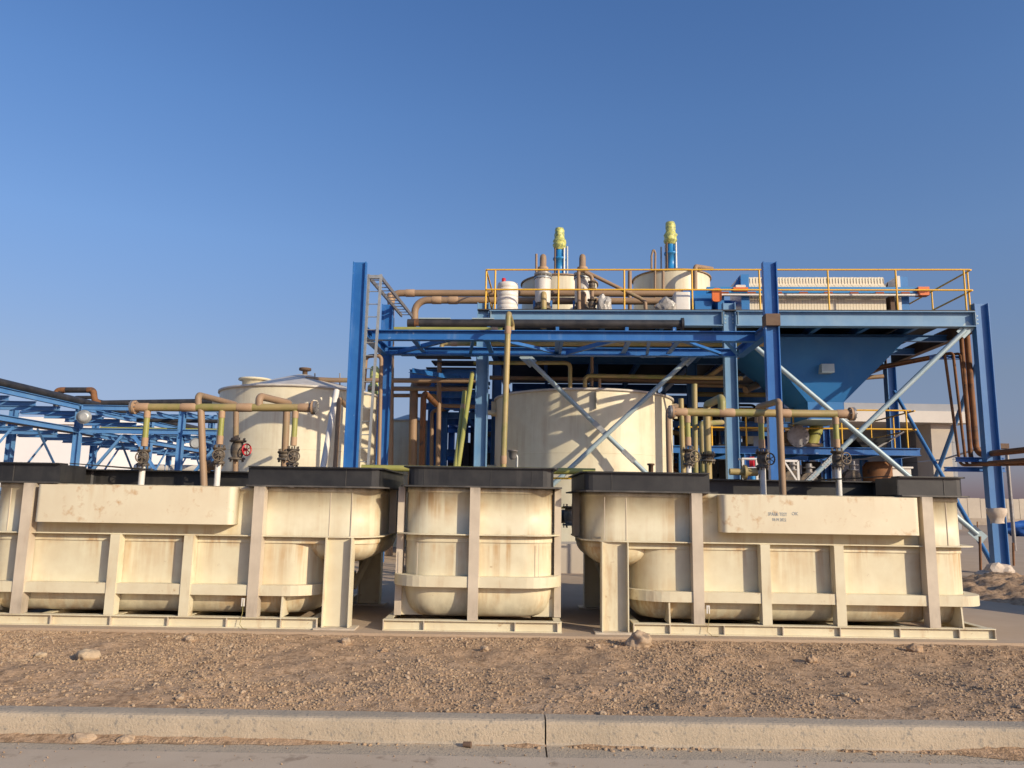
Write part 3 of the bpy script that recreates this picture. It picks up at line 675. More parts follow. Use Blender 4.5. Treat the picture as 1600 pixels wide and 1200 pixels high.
# lower beams and girts seen in the shade under the deck
for v, z, a, b in ((VP1, 5.0, cols[0], cols[1]), (VP2, 4.9, cols[0]-2.6, cols[1]), (VP2, 3.6, cols[0]-2.6, cols[1]), (VP2, 2.4, cols[0]-2.6, cols[0]), (28.6, 5.3, cols[0]-2.6, cols[1]), (22.5, 5.35, ul0, cols[0]-.2), (VP1, 5.6, ul0, cols[0]-.2)):
    mb = MB(); mb.ibeam((a+.16, v-.01, z), (b-.16, v-.01, z), .28, .2); part('beam', mb, rb, P)
for u in (ul0+.6, cols[0]-.9, ub, ub-1.6, ub+1.6):
    mb = MB(); mb.ibeam((u, VP1+.2, 4.6), (u, VP2-.2, 4.6), .24, .18); part('beam', mb, rb, P)
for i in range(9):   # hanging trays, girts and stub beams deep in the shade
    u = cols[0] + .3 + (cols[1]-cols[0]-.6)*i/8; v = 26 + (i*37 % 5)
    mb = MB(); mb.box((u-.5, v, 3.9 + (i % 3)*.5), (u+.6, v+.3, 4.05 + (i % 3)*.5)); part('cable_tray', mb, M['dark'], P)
mb = MB(); mb.box((cols[0]+.2, VP2+.25, 3.1), (cols[1]-.2, VP2+.33, DECK-.5)); part('rear_shade_backdrop', mb, M['dark'], P)  # added dark sheet closing the sky gap, deep shade put into its colour
mb = MB(); mb.angle((ul0+.65, VP1-.02, 5.4), (cols[0]-.2, VP1-.02, 3.4), .10); part('knee_brace', mb, rb, P)
mb = MB(); mb.angle((ul0+.8, 19.5, 4.9), (cols[0]-.2, VP1-.3, 5.4), .12); part('knee_brace', mb, rb, P)
# gratings, tray runs and hangers added to darken the left bay behind the gantry
r3_ = random.Random(11)
for k in range(7):
    v = 21.2 + k*1.05; z = 5.72 - .02*k
    mb = MB(); mb.box((ul0+.1 + r3_.uniform(0,.8), v, z), (cols[0]-.25 - r3_.uniform(0,.5), v+.75, z+.04)); part('grating', mb, M['dark'], P)
for k in range(9):
    v = 23.5 + r3_.uniform(0, 5); z = 4.3 + r3_.uniform(0, 1.3); u = ul0 + r3_.uniform(.2, 1.2)
    mb = MB(); mb.ibeam((u, v, z), (cols[0] - .3, v, z), .2, .14); part('beam', mb, rb, P)
for k in range(7):
    u = ul0 + .5 + r3_.uniform(0, 1.9); v = 24 + r3_.uniform(0, 3)
    mb = MB(); mb.ibeam((u, v, .02), (u, v, 5.0 + r3_.uniform(0, .5)), .18, .16, UX); part('hanger', mb, rb, P)
for k in range(6):
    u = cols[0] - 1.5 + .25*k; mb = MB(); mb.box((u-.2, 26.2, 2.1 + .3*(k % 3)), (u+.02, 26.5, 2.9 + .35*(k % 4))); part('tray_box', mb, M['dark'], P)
# ---------------- mid level walkway at the right, under the deck
W = thing('lower_walkway', 'blue mid level walkway under the right half of the deck', 'walkway', (4, 23, 0), 'S')
zl = sat(1380, 700, 23.0).z; wa = sat(1050, 700, 23.0).x; wb = sat(1437, 700, 23.0).x
mb = MB(); mb.ibeam((wa, 23.0, zl-.11), (wb, 23.0, zl-.11), .22, .16); part('edge_beam', mb, rb, W)
mb = MB(); mb.ibeam((wb, 23.1, zl-.11), (wb, 25.4, zl-.11), .22, .16); part('edge_beam', mb, rb, W)
mb = MB(); mb.box((wa, 23.09, zl-.03), (wb-.09, 26.5, zl-.002)); part('deck', mb, M['dark'], W)
for u, v in ((wa+.3, 23), (wb-.75, 25.2), (wa+2.2, 23), (wa+.3, 26.3)):
    mb = MB(); mb.ibeam((u, v, .02), (u, v, zl-.225), .2, .2, UX); part('column', mb, rb, W)
for k in range(6):
    u = wa + .6 + k*(wb-wa-1)/5.5; mb = MB(); mb.ibeam((u, 23.1, zl-.12), (u, 26.4, zl-.12), .16, .1); part('joist', mb, rb, W)
for k in range(8):
    w_k = (wb - wa - 1.6)/8; u = wa + k*w_k; mb = MB(); mb.box((u+.03, 26.55, .02 + .25*(k % 3)), (u+w_k-.04, 26.6, zl-.22)); part('shade_backdrop', mb, M['dark'], W)  # added dark panels, standing in for the shade below the walkway
# ---------------- yellow handrails
def handrail(label, pts, posts_px, zbase, h=1.08, name='handrail', r=.024, grp='yellow handrails'):
    """pts: list of (u,v); rails follow them; posts at given (u,v)"""
    T = thing(name, label, 'handrail', (pts[0][0], pts[0][1], zbase), 'S', grp)
    for z, nm in ((zbase+h, 'top_rail'), (zbase+h*.5, 'mid_rail')):
        mb = MB(); mb.pipe([(u, v, z) for u, v in pts], r, .08, 8); part(nm, mb, M['rail'], T)
    for u, v in posts_px:
        mb = MB(); mb.tube([(u, v, zbase), (u, v, zbase+h-.02)], r, 8); part('post', mb, M['rail'], T)
    mb = MB()
    for (a, b) in zip(pts, pts[1:]): mb.bar((*a, zbase+.03), (*b, zbase+.03), .006, .06)
    return T
zr = DECK + .03; hr = sat(1000, 421.5, VP0-.08).z - zr
ur = lambda px: sat(px, 455, VP0-.08).x
handrail('yellow handrail along the front edge of the upper deck', [(ur(760), VP0-.08), (ur(1518), VP0-.08)],
         [(ur(p), VP0-.08) for p in (773.5, 872.5, 975.5, 1081.5, 1187, 1294.5, 1401, 1508)], zr, hr)
handrail('short yellow handrail running back from the left corner of the upper deck', [(ur(759), VP0-.07), (ur(759), 22.2)], [(ur(759), VP0-.05), (ur(759), 22.0)], zr, hr)
handrail('yellow handrail running back along the right end of the upper deck', [(ur(1518)+.03, VP0-.07), (ur(1518)+.03, 25.2)], [(ur(1514)+.06, VP0+.04), (ur(1518)+.03, 21.8), (ur(1518)+.03, 23.5)], zr, hr)
h2 = sat(1300, 640.5, 23.0).z - zl
wr = lambda px: sat(px, 670, 23.0).x
handrail('yellow handrail on the front of the lower walkway', [(wr(1060), 23.0), (wr(1425), 23.0)], [(wr(p), 23.0) for p in (1112, 1166, 1240, 1315, 1417)], zl, h2)
handrail('yellow handrail on the right end of the lower walkway', [(wb-.05, 23.05), (wb-.05, 26.3)], [(wb-.05, 24.5), (wb-.05, 26.2)], zl, h2)
# ---------------- hopper under the press
H = thing('hopper', 'big blue steel hopper hanging under the right half of the deck', 'hopper', (6, 22, 3.5), 'S')
a = (sat(1178, 500, 21.0).x, sat(1418, 510, 21.1).x); zt = DECK - .38
b = (sat(1262, 632, 21.7).x, sat(1319, 632, 21.7).x); zb_ = sat(1300, 628, 21.7).z
top = [(a[0], 21.1, zt), (a[1], 21.1, zt), (a[1], 24.6, zt), (a[0], 24.6, zt)]; bot = [(b[0], 21.7, zb_), (b[1], 21.7, zb_), (b[1], 23.3, zb_), (b[0], 23.3, zb_)]
mb = MB(); mb.loft([bot, top], True, True, False); part('cone', mb, M['hopper'], H)
zn = sat(1300, 655, 21.7).z; mb = MB(); mb.box((b[0]+.004, 21.704, zn), (b[1]-.004, 23.29, zb_)); part('chute', mb, M['hopper'], H)
mb = MB(); mb.box((b[0]-.06, 21.64, zn-.03), (b[1]+.06, 23.36, zn)); part('chute_flange', mb, M['brace'], H)
c = sat(1294, 575, 21.15); mb = MB(); mb.box((c.x-.17, 21.15, c.z-.12), (c.x+.17, 21.5, c.z+.12)); jb = part('junction_box', mb, M['brace'], H)
mb = MB()
for dx in (-.13, .13):
    for dz in (-.09, .09): mb.disc((c.x+dx, 21.147, c.z+dz), VY, .01, .012, 6)
part('screw', mb, M['galv'], jb)
# ---------------- filter press on the deck
vp = 20.5; q = lambda px, py=458, v=vp: sat(px, py, v)
FP = thing('filter_press', 'filter press with a long pack of cream plates and orange brackets', 'filter press', (6, vp, DECK+.03), 'S')
z0 = DECK + .05; z1 = q(1280, 431, vp+.1).z; ua, ub2 = q(1172).x, q(1388).x
npl = 46; me_pl = None; pt = (ub2-ua)/npl
for k in range(npl):
    u = ua + pt*k; mb = MB()
    s_ = .02*((k*7) % 3)
    pts = [(0, vp+.16, z0), (0, vp+1.25, z0), (0, vp+1.25, z1), (0, vp+.24, z1), (0, vp+.235, z1-.16), (0, vp+.22, z1-.22), (0, vp+.10, z1-.30), (0, vp+.09, z1-.36), (0, vp+.16, z1-.37)]
    if me_pl is None:
        mb.poly([(ua + p[0], p[1], p[2]) for p in pts], (pt*.90, 0, 0)); mb.box((ua + pt*.90, vp+.22, z0+.03), (ua + pt, vp+1.2, z1-.03))
        o = part('filter_plate', mb, M['plate'], FP); me_pl = o.data
    else:
        o = bpy.data.objects.new('filter_plate', me_pl); C.objects.link(o); o.parent = FP; o.location = (pt*k, 0, (0, .004, -.002)[(k*5) % 3]); BASE[o.name] = BASE[FP.name]
zr0, zr1 = q(1280, 463).z, q(1280, 449).z
for v in (vp, vp+1.4):
    mb = MB(); mb.box((q(1104).x, v-.04, zr0+.09), (q(1440).x, v+.04, zr1)); part('side_bar', mb, M['motorblue'] if v == vp else M['hopper'], FP)
mb = MB(); mb.box((q(1122).x, vp-.10, zr0), (q(1432).x, vp+.02, zr0+.045)); part('drip_rail', mb, M['white'], FP)
for px in (1132, 1174, 1215, 1255, 1294, 1334, 1374, 1414):
    p = q(px, 458.5, vp-.05); mb = MB(); mb.box((p.x-.11, vp-.09, zr0+.047), (p.x+.11, vp-.045, zr0+.10)); part('plate_shifter', mb, M['orange'], FP)
p0_, p1_ = q(1106).x, q(1126).x; mb = MB(); mb.rbox((p0_+.09, vp-.13, q(1115, 473).z), (p1_, vp-.045, q(1115, 452).z), .08, 1, 4); part('end_bracket', mb, M['orange'], FP)
mb = MB(); mb.box((q(1432).x, vp-.13, q(1440, 463).z), (q(1449).x, vp+.1, q(1440, 450).z)); part('end_bracket', mb, M['orange'], FP)
mb = MB(); mb.box((q(1145).x, vp-.08, q(1150, 456).z), (q(1168).x, vp+.1, q(1150, 450).z)); part('carriage', mb, M['orange'], FP)
mb = MB(); mb.rbox((q(1149).x, vp-.06, q(1150, 450).z+.003), (q(1165).x, vp+.08, q(1150, 446).z), .05, 1, 3); part('carriage_cap', mb, M['white'], FP)
mb = MB(); mb.box((q(1159).x, vp+.06, z0), (ua-.004, vp+1.35, z1+.03)); part('fixed_head', mb, M['hopper'], FP)
mb = MB(); mb.poly([(q(1146).x, vp+.2, zr1), (q(1158.6).x, vp+.2, zr1), (q(1158.6).x, vp+.2, z1+.02)], (0, .06, 0)); part('head_rib', mb, M['hopper'], FP)
mb = MB(); mb.box((q(1122).x, vp+.06, z0), (q(1132).x, vp+1.3, zr0+.08)); part('frame_foot', mb, M['hopper'], FP)
mb = MB(); mb.disc((q(1098).x, vp+.7, zr0+.05), UX, .33, .9, 20); part('hydraulic_cylinder', mb, M['hopper'], FP)
mb = MB(); mb.box((q(1086).x, vp+.02, z0), (q(1112).x, vp+.7, q(1100, 470).z)); part('power_pack', mb, M['hopper'], FP)
mb = MB(); mb.box((ub2+.09, vp+.1, z0), (q(1400).x, vp+1.3, zr0+.05)); mb.poly([(ub2+.1, vp+.5, zr1), (q(1400).x, vp+.5, zr1), (q(1402).x, vp+.5, z1-.05)], (0,.05,0)); part('follower', mb, M['primer'], FP)
mb = MB(); mb.box((q(1406).x, vp+.1, z0), (q(1410.5).x, vp+1.3, z1)); part('tail_plate', mb, M['white'], FP)
mb = MB(); mb.box((q(1411).x, vp+.15, z0), (q(1424).x, vp+1.2, z1-.01)); part('tail_head', mb, M['hopper'], FP)
# ---------------- two reactor tanks with agitators
def reactor(label, pxc, hw, pyt, v, motor_py, mlabel):
    c = sat(pxc, 450, v); r = hw*v/F; T = thing('reactor_tank', label, 'tank', (c.x, v, DECK+.03), 'S', 'cream reactor tanks on the deck')
    zt = sat(pxc, pyt, v-r).z; b0 = DECK + .03
    mb = MB(); mb.lathe([(r, b0), (r, b0+.55), (r, b0+1.0), (r, zt-.05)], (c.x, v, 0), 40); part('shell', mb, M['tank'], T)
    mb = MB(); mb.lathe([(r+.05, zt-.05), (r+.05, zt-.012)], (c.x, v, 0), 40); part('rim', mb, M['tan'], T)
    mb = MB(); mb.lathe([(r+.04, zt-.01), (r*.35, zt+.16), (r*.34, zt+.20)], (c.x, v, 0), 40); part('roof', mb, M['tank'], T)
    A = thing('agitator', mlabel, 'agitator', (c.x, v, zt+.2), 'S', 'agitator drives on the reactor tanks')
    zm = sat(pxc, motor_py, v).z; h = zm - zt - .2; b0 = zt + .2
    mb = MB(); mb.lathe([(.24, b0+.002), (.24, b0+.03), (.15, b0+.031), (.15, b0+h*.36), (.22, b0+h*.37), (.22, b0+h*.40), (.14, b0+h*.41), (.14, b0+h*.60)], (c.x, v, 0), 20); part('lantern', mb, M['motorblue'], A)
    for k in range(4):
        a_ = pi/4 + k*pi/2; x, y = c.x + .21*cos(a_), v + .21*sin(a_); mb = MB(); mb.tube([(x, y, b0+.03), (x, y, b0+h*.58)], .03, 6); part('tie_rod', mb, M['white'] if k % 2 else M['primer'], A)
    mb = MB(); R_ = [.15,.20,.23,.20,.22,.17,.16,.17,.15,.16,.13]; n = 16; rings = []
    for i in range(23):
        f = i/22; k = f*10; i0 = min(9, int(k)); rr = R_[i0]*(1-(k-i0)) + R_[i0+1]*(k-i0)
        rings.append([(c.x + (rr*(1 + .22*noise.noise(V((cos(2*pi*j/n)*1.6, sin(2*pi*j/n)*1.6, f*9 + pxc)))))*cos(2*pi*j/n), v + rr*(1 + .22*noise.noise(V((cos(2*pi*j/n)*1.6, sin(2*pi*j/n)*1.6, f*9 + pxc))))*sin(2*pi*j/n), b0 + h*(.56 + .44*f)) for j in range(n)])
    mb.loft(rings); part('wrapped_motor', mb, M['wrap'], A)
    return c, r, zt
cA, rA, zA = reactor('cream reactor tank at the left of the deck, behind the valve stacks', 874, 60, 427, 24.3, 357, 'agitator with a wrapped motor on the left reactor tank, olive wrapping')
cB, rB, zB = reactor('cream reactor tank at the right of the deck, beside the filter press', 1049, 60, 419, 24.3, 347.5, 'taller agitator with a bright yellow wrapped motor on the right reactor tank')
for px, py0, py1, lb in ((886.5, 385, 424, 'thin pale vent stick beside the left agitator'), (1033, 386, 418, 'thin dark vent stick beside the right agitator')):
    p, t = sat(px, py1, 24.3), sat(px, py0, 24.3); mb = MB(); mb.tube([(p.x, 24.3, p.z-.1), t], .028, 8); single('vent_stick', mb, M['galv'] if px < 900 else M['steel'], lb, 'vent', (p.x, 24.3, p.z-.1), 'S')
# ---------------- storage tanks on the ground
def storage(label, pxc, hw, py, v, roof, frame='S'):
    c = sat(pxc, 650, v); r = hw*v/F; zt = sat(pxc, py, v-r).z; T = thing('storage_tank', label, 'tank', (c.x, v, 0), 'S', 'round cream storage tanks')
    n = 64; prof = [(r+.12, 0), (r+.12, .25), (r, .251), (r, 1.4), (r, 2.6), (r, 3.6), (r, zt-.06)]
    mb = MB(); mb.lathe(prof, (c.x, v, 0), n); part('shell', mb, M['tank'], T)
    mb = MB(); mb.lathe([(r+.006, zt-.06), (r+.05, zt-.06), (r+.05, zt), (r-.1, zt)], (c.x, v, 0), n, cap=False); part('rim', mb, M['tank_roof'] if roof else M['tan'], T)
    mb = MB(); mb.lathe([(r-.08, zt-.01), (r*.10, zt + roof), (0.02, zt+roof)], (c.x, v, 0), n); part('roof', mb, M['tank_roof'], T)
    for z in (1.45, 2.9):
        mb = MB(); mb.lathe([(r+.001, z), (r+.006, z+.004), (r+.006, z+.016), (r+.001, z+.02)], (c.x, v, 0), n, cap=False); part('weld_seam', mb, M['tank'], T)
    return T, c, r, zt
T1, c1, r1, z1_ = storage('big cream storage tank at the left with a grey cone roof', 471, 124, 600, 22.4, .62)
p = sat(399, 596, c1.y-.9); zr_ = z1_ + .02
mb = MB(); mb.lathe([(.36, zr_-.1), (.36, zr_+.28), (.47, zr_+.281), (.47, zr_+.33), (.3, zr_+.34)], (p.x, p.y, 0), 28); part('manway', mb, M['cream_plain'], T1)
p = sat(476, 592, c1.y); zz = z1_+.55; mb = MB(); mb.lathe([(.075, zz), (.075, zz+.22), (.18, zz+.22), (.18, zz+.29)], (p.x, p.y, 0), 16); part('vent_nozzle', mb, M['primer'], T1)
p = sat(352, 611, c1.y); mb = MB(); mb.disc((c1.x - r1 - .16, c1.y-.15, z1_-.28), (.35,-1,0), .19, .10, 20); mb.disc((c1.x - r1 - .10, c1.y, z1_-.28), (.35,-1,0), .10, .3, 16); part('side_nozzle', mb, M['cream_plain'], T1)
for px, py in ((492, 583), (531, 583)):
    a_, b_ = sat(px, py+24, c1.y-.6), sat(px, py, c1.y-.6); mb = MB(); mb.tube([a_, b_], .02, 6); part('roof_stub', mb, M['steel'], T1)
T2, c2, r2, z2_ = storage('big cream storage tank in the middle, behind the crossed braces under the deck', 911, 137, 606, 22.75, .3)
def lug(T, c, r, zt, ang, mt):
    a_ = R(ang); d = V((sin(a_), -cos(a_), 0)); s_ = V((cos(a_), sin(a_), 0)); p = c.copy(); p.z = 0; p = p + d*(r+.07) + V((0,0,zt-.33))
    mb = MB(); mb.obox(p, d, s_, V(UP), (.07, .012, .22)); part('lifting_lug', mb, mt, T)
lug(T2, c2, r2, z2_, 5, M['cream_plain']); lug(T2, c2, r2, z2_, 82, M['cream_plain']); lug(T2, c2, r2, z2_, -80, M['cream_plain'])
for z in (z2_-.45, z2_-2.05):
    mb = MB(); d = V((-.98, -.2, 0)); mb.tube([V((c2.x, c2.y, z)) + d*(r2-.05), V((c2.x, c2.y, z)) + d*(r2+.35)], .075, 14); mb.disc(V((c2.x, c2.y, z)) + d*(r2+.36), d, .15, .05, 18); part('side_nozzle', mb, M['cream_plain'], T2)
T3, c3, r3, z3_ = storage('smaller cream tank half hidden in the shade between the left tank and the middle one', 640, 38, 655, 27.0, .25)
# ---------------- deck items
def flg(mb, p, d, r, t=.05): mb.disc(p, d, r, t, 18)
def drum():
    p0 = sat(793, 470, 20.25); r = 17*20.25/F; b0 = DECK+.03; zt = sat(793, 438, 20.25-r).z
    T = thing('plastic_drum', 'white plastic drum with a red cap at the left end of the deck', 'drum', (p0.x, 20.25, b0), 'S')
    mb = MB(); prof = [(r*.96, b0), (r, b0+.05)]
    for f in (.12, .25, .38, .52, .66, .80):
        z = b0 + (zt-b0)*f; prof += [(r, z-.012), (r*.985, z-.006), (r*.985, z+.006), (r, z+.012)]
    prof += [(r, zt-.08), (r*.94, zt-.02), (r*.75, zt)]
    mb.lathe(prof, (p0.x, 20.25, 0), 32); part('shell', mb, M['white'], T)
    mb = MB(); mb.lathe([(.055, zt), (.055, zt+.12), (.04, zt+.13)], (p0.x-.11, 20.2, 0), 14); part('cap', mb, M['red'], T)
drum()
def stack(px, v, label, off, dark):
    p = sat(px, 470, v); b0 = DECK+.03; x = p.x; T = thing('strainer', label, 'strainer', (x, v, b0), 'S', 'strainers with tall brown tops on the deck')
    z = lambda py: sat(px, py, v).z
    mb = MB(); mb.lathe([(.20, z(474)), (.22, z(470)), (.22, z(440)), (.235, z(437))], (x, v, 0), 24); part('body', mb, M['white'], T)
    mb = MB(); mb.lathe([(.25, z(436.5)), (.25, z(434)), (.20, z(433.5)), (.20, z(432)), (.25, z(431.5)), (.25, z(428))], (x, v, 0), 24)
    part('flange_pair', mb, M['galv'], T)
    for k in range(14):
        a_ = 2*pi*k/14; bb = MB(); bb.tube([(x+.235*cos(a_), v+.235*sin(a_), z(437.5)), (x+.235*cos(a_), v+.235*sin(a_), z(427))], .014, 5); part('bolt', bb, M['iron'], T)
    mb = MB(); mb.lathe([(.17, z(427.9)), (.15, z(421)), (.095, z(419)), (.095, z(404)), (.08, z(399.5)), (.04, z(397.5))], (x, v, 0), 18); part('top_spool', mb, M['tan'], T)
    mb = MB(); mb.lathe([(.15, z(421)), (.15, z(418))], (x, v, 0), 18); part('flange', mb, M['joint'], T)
    mb = MB(); mb.pipe([(x+off, v-.22, b0-.3), (x+off, v-.22, z(464)), (x+off*.3, v-.02, z(456))], .085, .12, 12); part('inlet_elbow', mb, M['olive'] if px < 900 else M['tan'], T)
    mb = MB(); mb.lathe([(.25, z(484)), (.25, z(480)), (.2, z(479)), (.2, z(475))], (x, v, 0), 20); part('foot_flange', mb, M['iron'], T)
    for s_ in (-1, 1):
        mb = MB(); mb.box((x+s_*.21, v-.04, b0), (x+s_*.27, v+.06, z(470))); part('bracket', mb, rb, T)
stack(848, 20.9, 'strainer with a tall brown top standing right of the white drum', .03, 0)
stack(910, 21.1, 'second strainer, left of the black valve and the wrapped pump', .02, 1)
def valve(T, c, d, r, ln, wheel=None, mt=None, wmt=None):
    """flanged globe valve as a part with a handwheel sub-part"""
    c = V(c); d = V(d).normalized(); mb = MB()
    mb.lathe([(r*1.9, -ln/2), (r*1.9, -ln/2+.03), (r*1.1, -ln/2+.031), (r*1.5, -ln*.18), (r*1.6, 0), (r*1.5, ln*.18), (r*1.1, ln/2-.031), (r*1.9, ln/2-.03), (r*1.9, ln/2)], c, 16, d)
    for s_ in (-1, 1):
        for k in range(6):
            a_ = k*pi/3; X = V((1,0,0)) if abs(d.x) < .8 else V((0,1,0)); Y = d.cross(X)
            q0 = c + d*s_*(ln/2) + (X*cos(a_) + Y*sin(a_))*r*1.55; mb.tube([q0 - d*.04, q0 + d*.04], .011, 5)
    vp_ = part('valve', mb, mt or M['iron'], T)
    if wheel:
        wd, wr_ = V(wheel[0]).normalized(), wheel[1]; wc = c + wd*(r*1.6 + .10); mb = MB(); mb.tube([c + wd*r, wc], r*.35, 8); mb.torus(wc, wd, wr_, wr_*.13)
        X = V((0,0,1)) if abs(wd.z) < .8 else V((1,0,0)); Y = wd.cross(X)
        for k in range(3):
            a_ = k*pi/3; e = (X*cos(a_) + Y*sin(a_))*wr_; mb.tube([wc-e, wc+e], wr_*.08, 5)
        part('handwheel', mb, wmt or M['iron'], vp_)
    return vp_
def pipe_thing(label, pts, r, mt, frame='S', fl=(), name='process_pipe', joints=(), cat='pipe', rb_=None, valves=(), n=12):
    pts = ground(pts); P0 = V(pts[0]); T = thing(name, label, cat, tuple(P0), frame)
    mb = MB(); mb.pipe(pts, r, rb_ or r*2.4, n); part('pipe', mb, mt, T)
    PP = [V(p) for p in pts]
    for i in fl:
        k = 0 if i == 0 else len(PP)-1; d = (PP[1]-PP[0]) if k == 0 else (PP[-1]-PP[-2]); mb = MB(); flg(mb, PP[k], d, r*1.8, .05); part('flange', mb, M['galv'] if i == 0 else M['steel'], T)
    for seg, f in joints:
        a_, b_ = PP[seg], PP[seg+1]; d = (b_-a_).normalized(); c = a_ + (b_-a_)*f; mb = MB(); mb.tube([c-d*r*1.4, c-d*r*1.1, c+d*r*1.1, c+d*r*1.4], [r*1.0, r*1.13, r*1.13, r*1.0], n, caps=False); part('joint_wrap', mb, M['joint'], T)
    for c, d, rr, ln, wh, wm in valves: valve(T, c, d, rr, ln, wh, None, wm)
    return T
Sx = lambda *a: sat(*a)
# tan headers running along behind the deck rail
pipe_thing('upper of the two thick tan pipes along the deck, bending down at its left end', [Sx(609, 735, 22.0), Sx(611, 458, 22.0), Sx(1120, 459, 22.0)], .105, M['tan'], joints=((0,.98),(1,.06),(1,.32),(1,.6)), rb_=.28)
pipe_thing('lower of the two thick tan pipes along the deck, its left elbow greenish', [Sx(648, 512, 21.4), Sx(648, 469, 21.4), Sx(1085, 471, 21.4)], .105, M['tan'], joints=((1,.08),(1,.14),(1,.45)), rb_=.36)
pipe_thing('slanting tan pipe running down to the right behind the deck rail', [Sx(905, 484, 20.7), Sx(904, 423, 20.7), Sx(912, 423, 20.7), Sx(1000, 466, 20.7), Sx(1008, 472, 20.7), Sx(1009, 487, 20.7)], .055, M['tan'], rb_=.09)
T = pipe_thing('short tan pipe with two black valves beside the second strainer', [Sx(925, 487, 20.6), Sx(925, 432, 20.6), Sx(914, 426, 20.6)], .055, M['tan'], valves=((Sx(925, 446, 20.6), UP, .06, .22, None, None), (Sx(925, 476, 20.6), UP, .07, .28, ((1,-.6,0), .09), None)))
pipe_thing('thin tan riser left of the first strainer', [Sx(838, 480, 21.5), Sx(838, 397, 21.5)], .035, M['tan'])
pipe_thing('thin bent tan vent pipe left of the right reactor tank', [Sx(1018, 420, 23.2), Sx(1018, 400, 23.2), Sx(1021, 388, 23.2), Sx(1024, 396, 23.2), Sx(1023, 480, 23.2)], .032, M['tan'], rb_=.06)
pipe_thing('tan pipe climbing over the rim of the right reactor tank', [Sx(1086, 486, 22.6), Sx(1086, 416, 22.6), Sx(1112, 420, 24.2)], .07, M['tan'], rb_=.2)
pipe_thing('tan pipe rising in front of the right reactor tank', [Sx(1036, 487, 22.8), Sx(1036, 422, 22.8)], .045, M['tan'])
pipe_thing('tan stub pipe between the two reactor tanks', [Sx(984, 486, 21.9), Sx(984, 424, 21.9)], .06, M['tan'], fl=(0,))
# wrapped pump and packages
def lumpy(label, name, px, py0, py1, hw, v, mt, cat, seed, sq=.8):
    p = sat(px, py1, v); r = hw*v/F; h = (sat(px, py0, v).z - DECK - .03)/2; mb = rock_mb((p.x, v, DECK+.03+h*.98), (r, r*sq, h), seed, sub=3, rough=.35)
    for q_ in mb.v: q_.z = max(q_.z, DECK+.031)
    return single(name, mb, mt, label, cat, (p.x, v, DECK+.03), 'S')
lumpy('pump head wrapped in clear film right of the black valves', 'wrapped_pump', 944, 460, 486, 11, 20.5, M['film'], 'pump', 3)
lumpy('low package wrapped in crumpled film on the deck edge', 'wrapped_package', 1040, 466, 487, 17, 20.6, M['film'], 'package', 5)
p = sat(1068, 487, 20.7); mb = MB(); mb.rbox((p.x-.26, 20.5, DECK+.03), (p.x+.16, 21.0, sat(1068, 459, 20.7).z), .05, 2, 3)
single('wrapped_box', mb, M['white'], 'white box wrapped in plastic left of the filter press', 'package', (p.x, 20.7, DECK+.03), 'S')
# ================================================================== pipework
# ---------------- manifolds over the two long tanks (W frame)
YM = 11.55
A = lambda px, py, Y=YM: at(px, py, Y)
def manifold(label, xa, ya, xb, yb, drops, extra):
    a, b = A(xa, ya), A(xb, yb); r = .060
    T = thing('pipe_manifold', label, 'manifold', a, 'W', 'dosing manifolds over the long tanks')
    mb = MB(); mb.tube([a, b], r, 14); part('header', mb, M['olive'], T)
    L_ = (b-a).length
    for f in (.03, .30, .62, .97):
        c = a + (b-a)*f; d = (b-a).normalized(); mb = MB(); mb.tube([c-d*.12, c-d*.1, c+d*.1, c+d*.12], [r, r*1.13, r*1.13, r], 14, caps=False); part('joint_wrap', mb, M['joint'], T)
    for e, s_ in ((a, -1), (b, 1)):
        d = (b-a).normalized()*s_; mb = MB(); flg(mb, e + d*.02, d, .105, .03); part('end_flange', mb, M['joint'], T)
        mb = MB(); flg(mb, e + d*.055, d, .105, .03)
        X = V(UP); Yv = d.cross(X)
        for k in range(8):
            q0 = e + d*.055 + (X*cos(k*pi/4) + Yv*sin(k*pi/4))*.085; mb.tube([q0 - d*.07, q0 + d*.035], .009, 5)
        part('blank_flange', mb, M['steel'], T)
    for px, pv, kind in drops:
        f = (px - xa)/(xb - xa); t = a + (b-a)*f; zv = A(px, pv).z; x, y = t.x, t.y - .0
        mb = MB(); mb.tube([(x, y, t.z - r*.7), (x, y, zv + .17)], .043, 12); dr = part('drop_pipe', mb, M['green'], T)
        for z0_, z1 in ((t.z - .16, t.z - r*.9), (zv+.30, zv + .17)):
            mb = MB(); mb.tube([(x, y, z0_), (x, y, z1)], .049, 12); part('joint_wrap', mb, M['joint'], dr)
        if kind:
            valve(T, (x, y, zv), UP, .05, .24, ((.35,-1,0), .085), M['iron'])
            mb = MB(); mb.tube([(x, y, zv - .125), (x, y, 1.55)], .045, 12); part('dip_tube', mb, M['white'], T)
    for pts, rr, mt in extra:
        mb = MB(); mb.pipe(ground(pts), rr, rr*1.8, 12); part('branch_pipe', mb, M[mt], T)
    return T
TL = manifold('tan and olive header pipe with three valved drops over the left long tank', 213, 636.5, 487, 637, ((231, 715, 1), (347.5, 712, 1), (462, 714, 1)),
  [([A(405, 637), A(405, 619), A(452, 630, 12.6), A(448, 640, 12.6), A(444, 735, 12.6)], .058, 'tan'),
   ([A(310, 637), A(309.5, 617), A(369, 632, 13.4), A(368, 735, 13.4)], .05, 'tan'), ([A(314, 640), A(319, 770, 11.4)], .052, 'tan')])
valve(TL, A(371, 703, 13.4), UP, .075, .34, ((1,-.5,0), .10), None, M['red'])
valve(TL, A(444.5, 712, 12.6), UP, .06, .14, None)
mb = MB(); p = A(325, 729, 11.7); mb.tube([p, A(345, 728, 11.7)], .06, 12); flg(mb, p, UX, .1, .04); part('side_branch', mb, M['tan'], TL)
